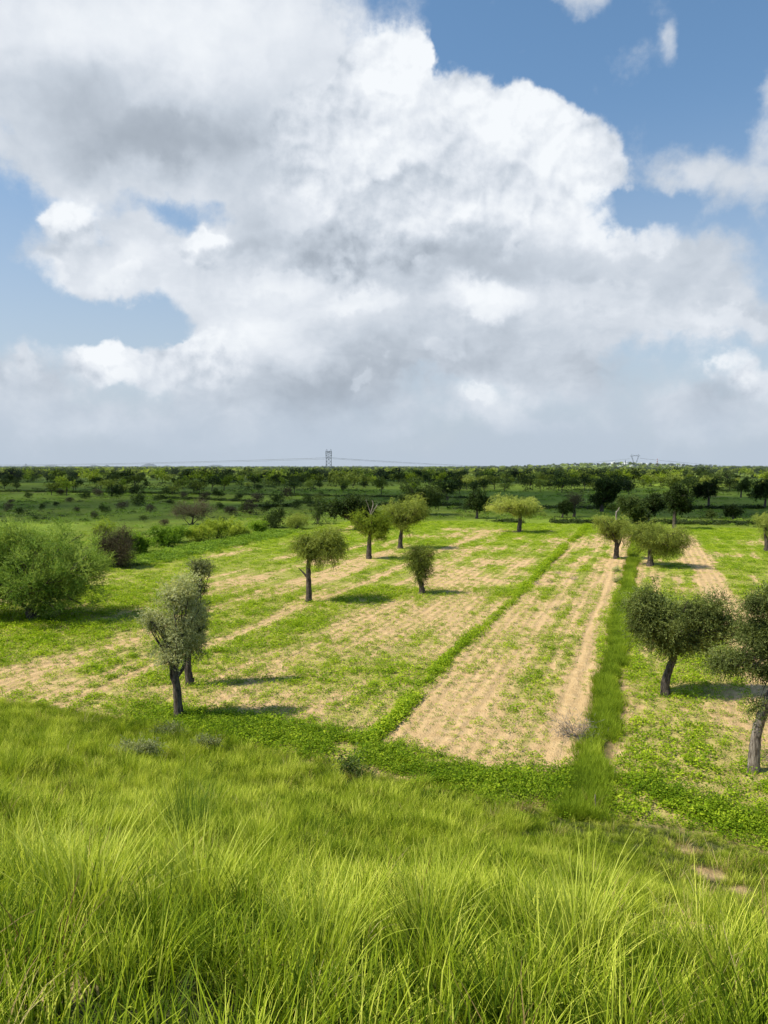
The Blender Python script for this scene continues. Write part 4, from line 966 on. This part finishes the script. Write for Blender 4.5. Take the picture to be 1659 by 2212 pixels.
def lattice(W, r=.20):
    """four-legged lattice: W = list of (height, half width across, half depth)"""
    parts = []
    for k in range(len(W) - 1):
        z0, a0, b0 = W[k]; z1, a1, b1 = W[k + 1]
        c0 = [(-a0, -b0, z0), (a0, -b0, z0), (a0, b0, z0), (-a0, b0, z0)]; c1 = [(-a1, -b1, z1), (a1, -b1, z1), (a1, b1, z1), (-a1, b1, z1)]
        for i in range(4):
            j = (i + 1) % 4
            parts += [bar(c0[i], c1[i], r * 1.6), bar(c0[i], c1[j], r * .8), bar(c0[j], c1[i], r * .8), bar(c1[i], c1[j], r * .8)]
    return parts
def pylon_at(px, D, top_py, label, shape, name='pylon'):
    fx, fy, fz = ray(px, top_py); x, y = fx / fy * D, D; z = land1(x, y); H = EYE + fz / fy * D - z; k = H / 42
    t = thing(name, (x, y, z), label, 'pylon')
    if shape == 'box':
        body = lattice([(0, 5.8, 5.8), (7, 5.1, 5), (14, 4.6, 4), (20, 4.4, 3), (26, 4.6, 2.5), (31, 4.9, 2.2), (35, 5.1, 2), (38, 5.1, 2)])
        arms = [bar((-5.1, 0, 33.5), (0, 0, 23), .22), bar((5.1, 0, 33.5), (0, 0, 23), .22), bar((0, 0, 23), (0, 0, 33), .2), bar((-7.5, 0, 26.5), (7.5, 0, 26.5), .2),
                bar((-5, 0, 35.2), (5, 0, 35.2), .5), bar((-5, 0, 37.8), (5, 0, 37.8), .5)]
        for s in (-1, 1):
            for e in (-1.6, 1.6): arms += [bar((s * 3.6 + e, -1, 38), (s * 3.6, 0, 42), .22), bar((s * 3.6 + e, 1, 38), (s * 3.6, 0, 42), .22)]
    else:
        body = lattice([(0, 4.2, 4.2), (6, 3.0, 3), (12, 2.0, 2)])
        arms = []
        for s in (-1, 1):
            P = [(s * 1.2, 12), (s * 3.4, 19), (s * 5.6, 26), (s * 8.2, 33), (s * 8.8, 37)]
            for (xa, za), (xb, zb) in zip(P[:-1], P[1:]):
                w = 1.1
                arms += [bar((xa - w, 0, za), (xb - w, 0, zb), .28), bar((xa + w, 0, za), (xb + w, 0, zb), .28), bar((xa - w, 0, za), (xb + w, 0, zb), .15), bar((xa + w, 0, za), (xb - w, 0, zb), .15)]
            arms += [bar((s * 8.8, 0, 39), (s * 9.4, 0, 42), .25), bar((s * 8.8, 0, 37), (s * 13, 0, 37.5), .25), bar((s * 8.8, 0, 39), (s * 13, 0, 37.5), .25), bar((s * 13, 0, 37.5), (s * 13, 0, 34), .15)]
        for zb in (37, 39): arms.append(bar((-8.8, 0, zb), (8.8, 0, zb), .28))
        for i in range(8): arms.append(bar((-8.8 + i * 2.2, 0, 37 + 2 * (i % 2)), (-6.6 + i * 2.2, 0, 39 - 2 * (i % 2)), .15))
    for nm, prt in (('tower_body', body), ('cross_arm', arms)):
        V, Fq = merge(prt)[:2]; obj(nm, mesh_np(nm, V * k, Fq), t, STEEL)
    return t, (x, y, z, k)
p1, i1 = pylon_at(710, 1400, 970, 'tall lattice power pylon with two small peaks, left of centre on the horizon', 'box')
p2, i2 = pylon_at(1372, 1900, 981, 'wide topped lattice power pylon beside the white village houses', 'cat')
p3, i3 = pylon_at(56, 3600, 1001.5, 'tiny faint pylon on the left horizon', 'box')
def wire(a, b, sag, label, r=.22):
    a, b = np.array(a, float), np.array(b, float); u = np.linspace(0, 1, 40)
    P = a + (b - a) * u[:, None]; P[:, 2] -= sag * 4 * u * (1 - u)
    V, Fq = tube(P, np.full(40, r), 4); me = mesh_np('power_line', V - np.array(a), Fq)
    o = tag(obj('power_line', me, None, WIRE), label, 'power line'); o.location = a
def far_pt(px, py, D):
    fx, fy, fz = ray(px, py); return (fx / fy * D, D, EYE + fz / fy * D)
x1, y1, z1, k1 = i1; x2, y2, z2, k2 = i2
wire((x1 - 7, y1, z1 + 26.5 * k1), far_pt(-60, 1004.5, 1900), 3.0, 'upper power line running left from the pylon with two small peaks')
wire((x1 - 7, y1, z1 + 24.2 * k1), far_pt(-60, 1006, 1900), 3.0, 'lower power line running left from the pylon with two small peaks', .16)
wire((x1 + 7, y1, z1 + 26.5 * k1), far_pt(1100, 1008.0, 2300), 2.5, 'upper power line running right from the pylon with two small peaks')
wire((x1 + 7, y1, z1 + 24.8 * k1), far_pt(1100, 1008.6, 2300), 2.8, 'lower power line running right from the pylon with two small peaks', .16)
wire((x2 - 12, y2, z2 + 30 * k2), far_pt(1150, 1007.0, 2600), 3, 'power line running left from the wide topped pylon', .26)
wire((x2 + 12, y2, z2 + 31 * k2), far_pt(1620, 1008.0, 2600), 3, 'power line running right from the wide topped pylon', .26)
# masts and the water tower
def mast(px, D, top_py, label, banded, r):
    fx, fy, fz = ray(px, top_py); x, y = fx / fy * D, D; z = land1(x, y); H = EYE + fz / fy * D - z
    t = thing('mast', (x, y, z), label, 'mast'); n_ = 7 if banded else 1
    for i in range(n_):
        z0, z1_ = H * .86 * i / n_, H * .86 * (i + 1) / n_; w0 = r * (1 - .75 * i / n_); w1 = r * (1 - .75 * (i + 1) / n_)
        prt = []
        for q in range(2): zz0 = z0 + (z1_ - z0) * q / 2; zz1 = z0 + (z1_ - z0) * (q + 1) / 2; prt += lattice([(zz0, w0, w0), (zz1, w1, w1)], .22)
        V, Fq = merge(prt)[:2]; obj('mast_section', mesh_np('mast_section', V, Fq), t, (RED if i % 2 == 0 else WHITE) if banded else STEEL)
    V, Fq = bar((0, 0, H * .86), (0, 0, H), .3); obj('antenna', mesh_np('antenna', V, Fq), t, RED if banded else STEEL)
mast(1420, 2250, 989.5, 'red and white banded radio mast right of the wide topped pylon', True, 1.6)
mast(1351, 2250, 993, 'thin grey mast left of the wide topped pylon', False, 1.0)
def lathe(prof, sides=14):
    th = np.arange(sides) * 2 * math.pi / sides
    V = np.concatenate([np.stack([r_ * np.cos(th), r_ * np.sin(th), np.full(sides, z_)], 1) for r_, z_ in prof])
    i = np.arange(sides); j = (i + 1) % sides
    return V, np.concatenate([np.stack([k * sides + i, k * sides + j, (k + 1) * sides + j, (k + 1) * sides + i], 1) for k in range(len(prof) - 1)])
fx, fy, fz = ray(1397, 1003); D = 2400; x, y = fx / fy * D, D; z = land1(x, y); top = far_pt(1397, 1000.5, D)[2] - z
wt = thing('water_tower', (x, y, z), 'small white water tower right of the wide topped pylon', 'water tower')
V, Fq = lathe([(0.01, top), (3.2, top - 1.2), (4.6, top - 3), (4.6, top - 6.5), (2.5, top - 8), (.01, top - 8)]); obj('tank', mesh_np('tank', V, Fq, smooth=True), wt, WHITE)
for a in range(4):
    V, Fq = bar((2.6 * math.cos(a * 1.571 + .78), 2.6 * math.sin(a * 1.571 + .78), 0), (2.2 * math.cos(a * 1.571 + .78), 2.2 * math.sin(a * 1.571 + .78), top - 7.6), .3); obj('leg', mesh_np('leg', V, Fq), wt, WHITE)
# village houses
def box(x0, x1, y0, y1, z0, z1):
    V = np.array([(x, y, z) for z in (z0, z1) for y in (y0, y1) for x in (x0, x1)], float)
    return V, np.array([(0, 2, 3, 1), (4, 5, 7, 6), (0, 1, 5, 4), (2, 6, 7, 3), (0, 4, 6, 2), (1, 3, 7, 5)])
def house(px, py, w, h, D, label, group=None):
    x, y, z = far_pt(px, py, D); z = min(land1(x, y), z); hh = max(h * D * .46293 / F_PX * 1.4, 4.4); ww = w * D * .46293 / F_PX
    t = thing('village_house', (x, y, z), label, 'house', group)
    V, Fq = merge([box(-ww / 2, ww / 2, -4, 4, -2, hh), box(-ww / 2 - .2, ww / 2 + .2, -4.2, -3.9, hh + .002, hh + .7), box(-ww / 2 - .2, -ww / 2 + .1, -3.9, 4.2, hh + .002, hh + .7), box(ww / 2 - .1, ww / 2 + .2, -3.9, 4.2, hh + .002, hh + .7), box(ww * .1, ww * .4, -1, 3, hh + .01, hh + 2.4)])
    obj('wall', mesh_np('wall', V, Fq), t, WHITE)
    V, Fq = box(-.5, .5, -4.05, -3.98, 0, 2.1); obj('door', mesh_np('door', V, Fq), t, DARKWIN)
    for s in (-.3, .3):
        V, Fq = box(ww * s - .5, ww * s + .5, -4.05, -3.98, 1.1, 2.2); obj('window', mesh_np('window', V, Fq), t, DARKWIN)
HL = 'white flat roofed houses of the far village'
for i, (px, py, w, h, D) in enumerate([(1312, 1006, 5, 3, 2350), (1325, 1005, 9, 5, 2360), (1343, 1007, 6, 3, 2300), (1353, 1006, 9, 5, 2280), (1384, 1006, 8, 4, 2330), (1364, 1010, 6, 4, 2050), (1338, 1011, 8, 3, 2050),
                                   (1300, 1008, 4, 2, 2400), (1411, 1007, 5, 3, 2350), (1420, 1008, 7, 3, 2300), (1433, 1009, 6, 3, 2200), (1448, 1010, 7, 3, 2250), (1470, 1009, 8, 3, 2250), (1318, 1009, 6, 2, 2250), (1397, 1009, 5, 3, 2250)]):
    house(px, py, w, h, D, 'small white flat roofed house in the far village on the horizon', HL)
# hills on the horizon
for i, (px, w, h) in enumerate([(60, 34, 3.2), (110, 40, 4.0), (22, 26, 2.6), (152, 14, 3.2), (204, 24, 4.6), (231, 17, 6.0), (322, 36, 7.4), (360, 26, 3.2), (395, 22, 2.6), (465, 40, 4.8)]):
    D = 13000; x, y, _ = far_pt(px, 1008, D); W = w * D * .46293 / F_PX * .62; H = h * D * .46293 / F_PX + 8
    u = np.linspace(-1, 1, 36); U, Vv = np.meshgrid(u, u); r_ = np.hypot(U, Vv)
    pw = .8 if i == 5 else 1.7
    zz = H * np.clip(1 - r_ ** pw, 0, 1) * (.72 + .5 * fbm(U * 2.3 + i * 9, Vv * 2.3, 120 + i, 4)) - 2
    P = np.stack([U.ravel() * W, Vv.ravel() * W, zz.ravel()], 1); q = np.arange(36 * 36).reshape(36, 36)
    Fq = np.stack([q[:-1, :-1], q[:-1, 1:], q[1:, 1:], q[1:, :-1]], -1).reshape(-1, 4)
    if i == 0: HILL = plain_mat('hazy_hill_rock', (.10, .12, .13), .95, haze=.62)
    o = tag(obj('hills', mesh_np('hills', P, Fq, smooth=True), None, HILL), 'blue hazy hill low on the left horizon', 'hill', kind='structure'); o.location = (x, y, 0)

# ---------------------------------------------------------------- the cloud overhead on the sunward side, above and outside the picture
CLOUD_Z = 850.0
def shade_puff(x, y, rx, ry):      # ground area to be shaded -> where the puff hangs
    k = CLOUD_Z / sdir.z; return (x + sdir.x * k, y + sdir.y * k, rx, ry)
cm, n, out = new_mat('thin_cloud_vapour')
bd = n.new('ShaderNodeBsdfDiffuse'); bd.inputs[0].default_value = (.9, .9, .92, 1); tb = n.new('ShaderNodeBsdfTransparent')
ms = n.new('ShaderNodeMixShader'); pos = n.new('ShaderNodeNewGeometry').outputs['Position']
n.t.links.new(n.ss(n.noise(pos, .006, 4, .6), .32, .62, .12, .55), ms.inputs[0]); n.t.links.new(tb.outputs[0], ms.inputs[1]); n.t.links.new(bd.outputs[0], ms.inputs[2]); n.t.links.new(ms.outputs[0], out.inputs[0])
parts = []; g = np.random.default_rng(4)
for (x, y, rx, ry) in [shade_puff(*q) for q in ((-330, 420, 300, 130), (-60, 270, 130, 85), (-20, 420, 170, 140), (120, 255, 130, 105), (260, 300, 120, 120), (-150, 640, 300, 160), (250, 560, 260, 110), (60, 210, 90, 62), (-100, 190, 55, 40), (420, 480, 180, 180), (170, 175, 90, 34), (-75, 175, 55, 40))]:
    th = np.linspace(0, math.pi, 13); ph = np.arange(28) * 2 * math.pi / 28
    T, P_ = np.meshgrid(th, ph, indexing='ij')
    dx, dy, dz = np.sin(T) * np.cos(P_), np.sin(T) * np.sin(P_), np.cos(T)
    w = 1 + .45 * (fbm(dx * 2.2 + x * .01, dy * 2.2 + y * .01, 140, 4) - .5)
    V = np.stack([x + dx * rx * w, y + dy * ry * w, CLOUD_Z + dz * 38 * w], -1).reshape(-1, 3)
    q = np.arange(13 * 28).reshape(13, 28); a = q[:-1]; b = q[1:]
    Fq = np.stack([a, b, np.roll(b, -1, 1), np.roll(a, -1, 1)], -1).reshape(-1, 4); parts.append((V, Fq))
V, Fq = merge(parts)[:2]
tag(obj('cloud', mesh_np('cloud', V, Fq, smooth=True), None, cm), 'cloud overhead on the sunward side', 'cloud', kind='structure')
print('objects', len(scene.objects))
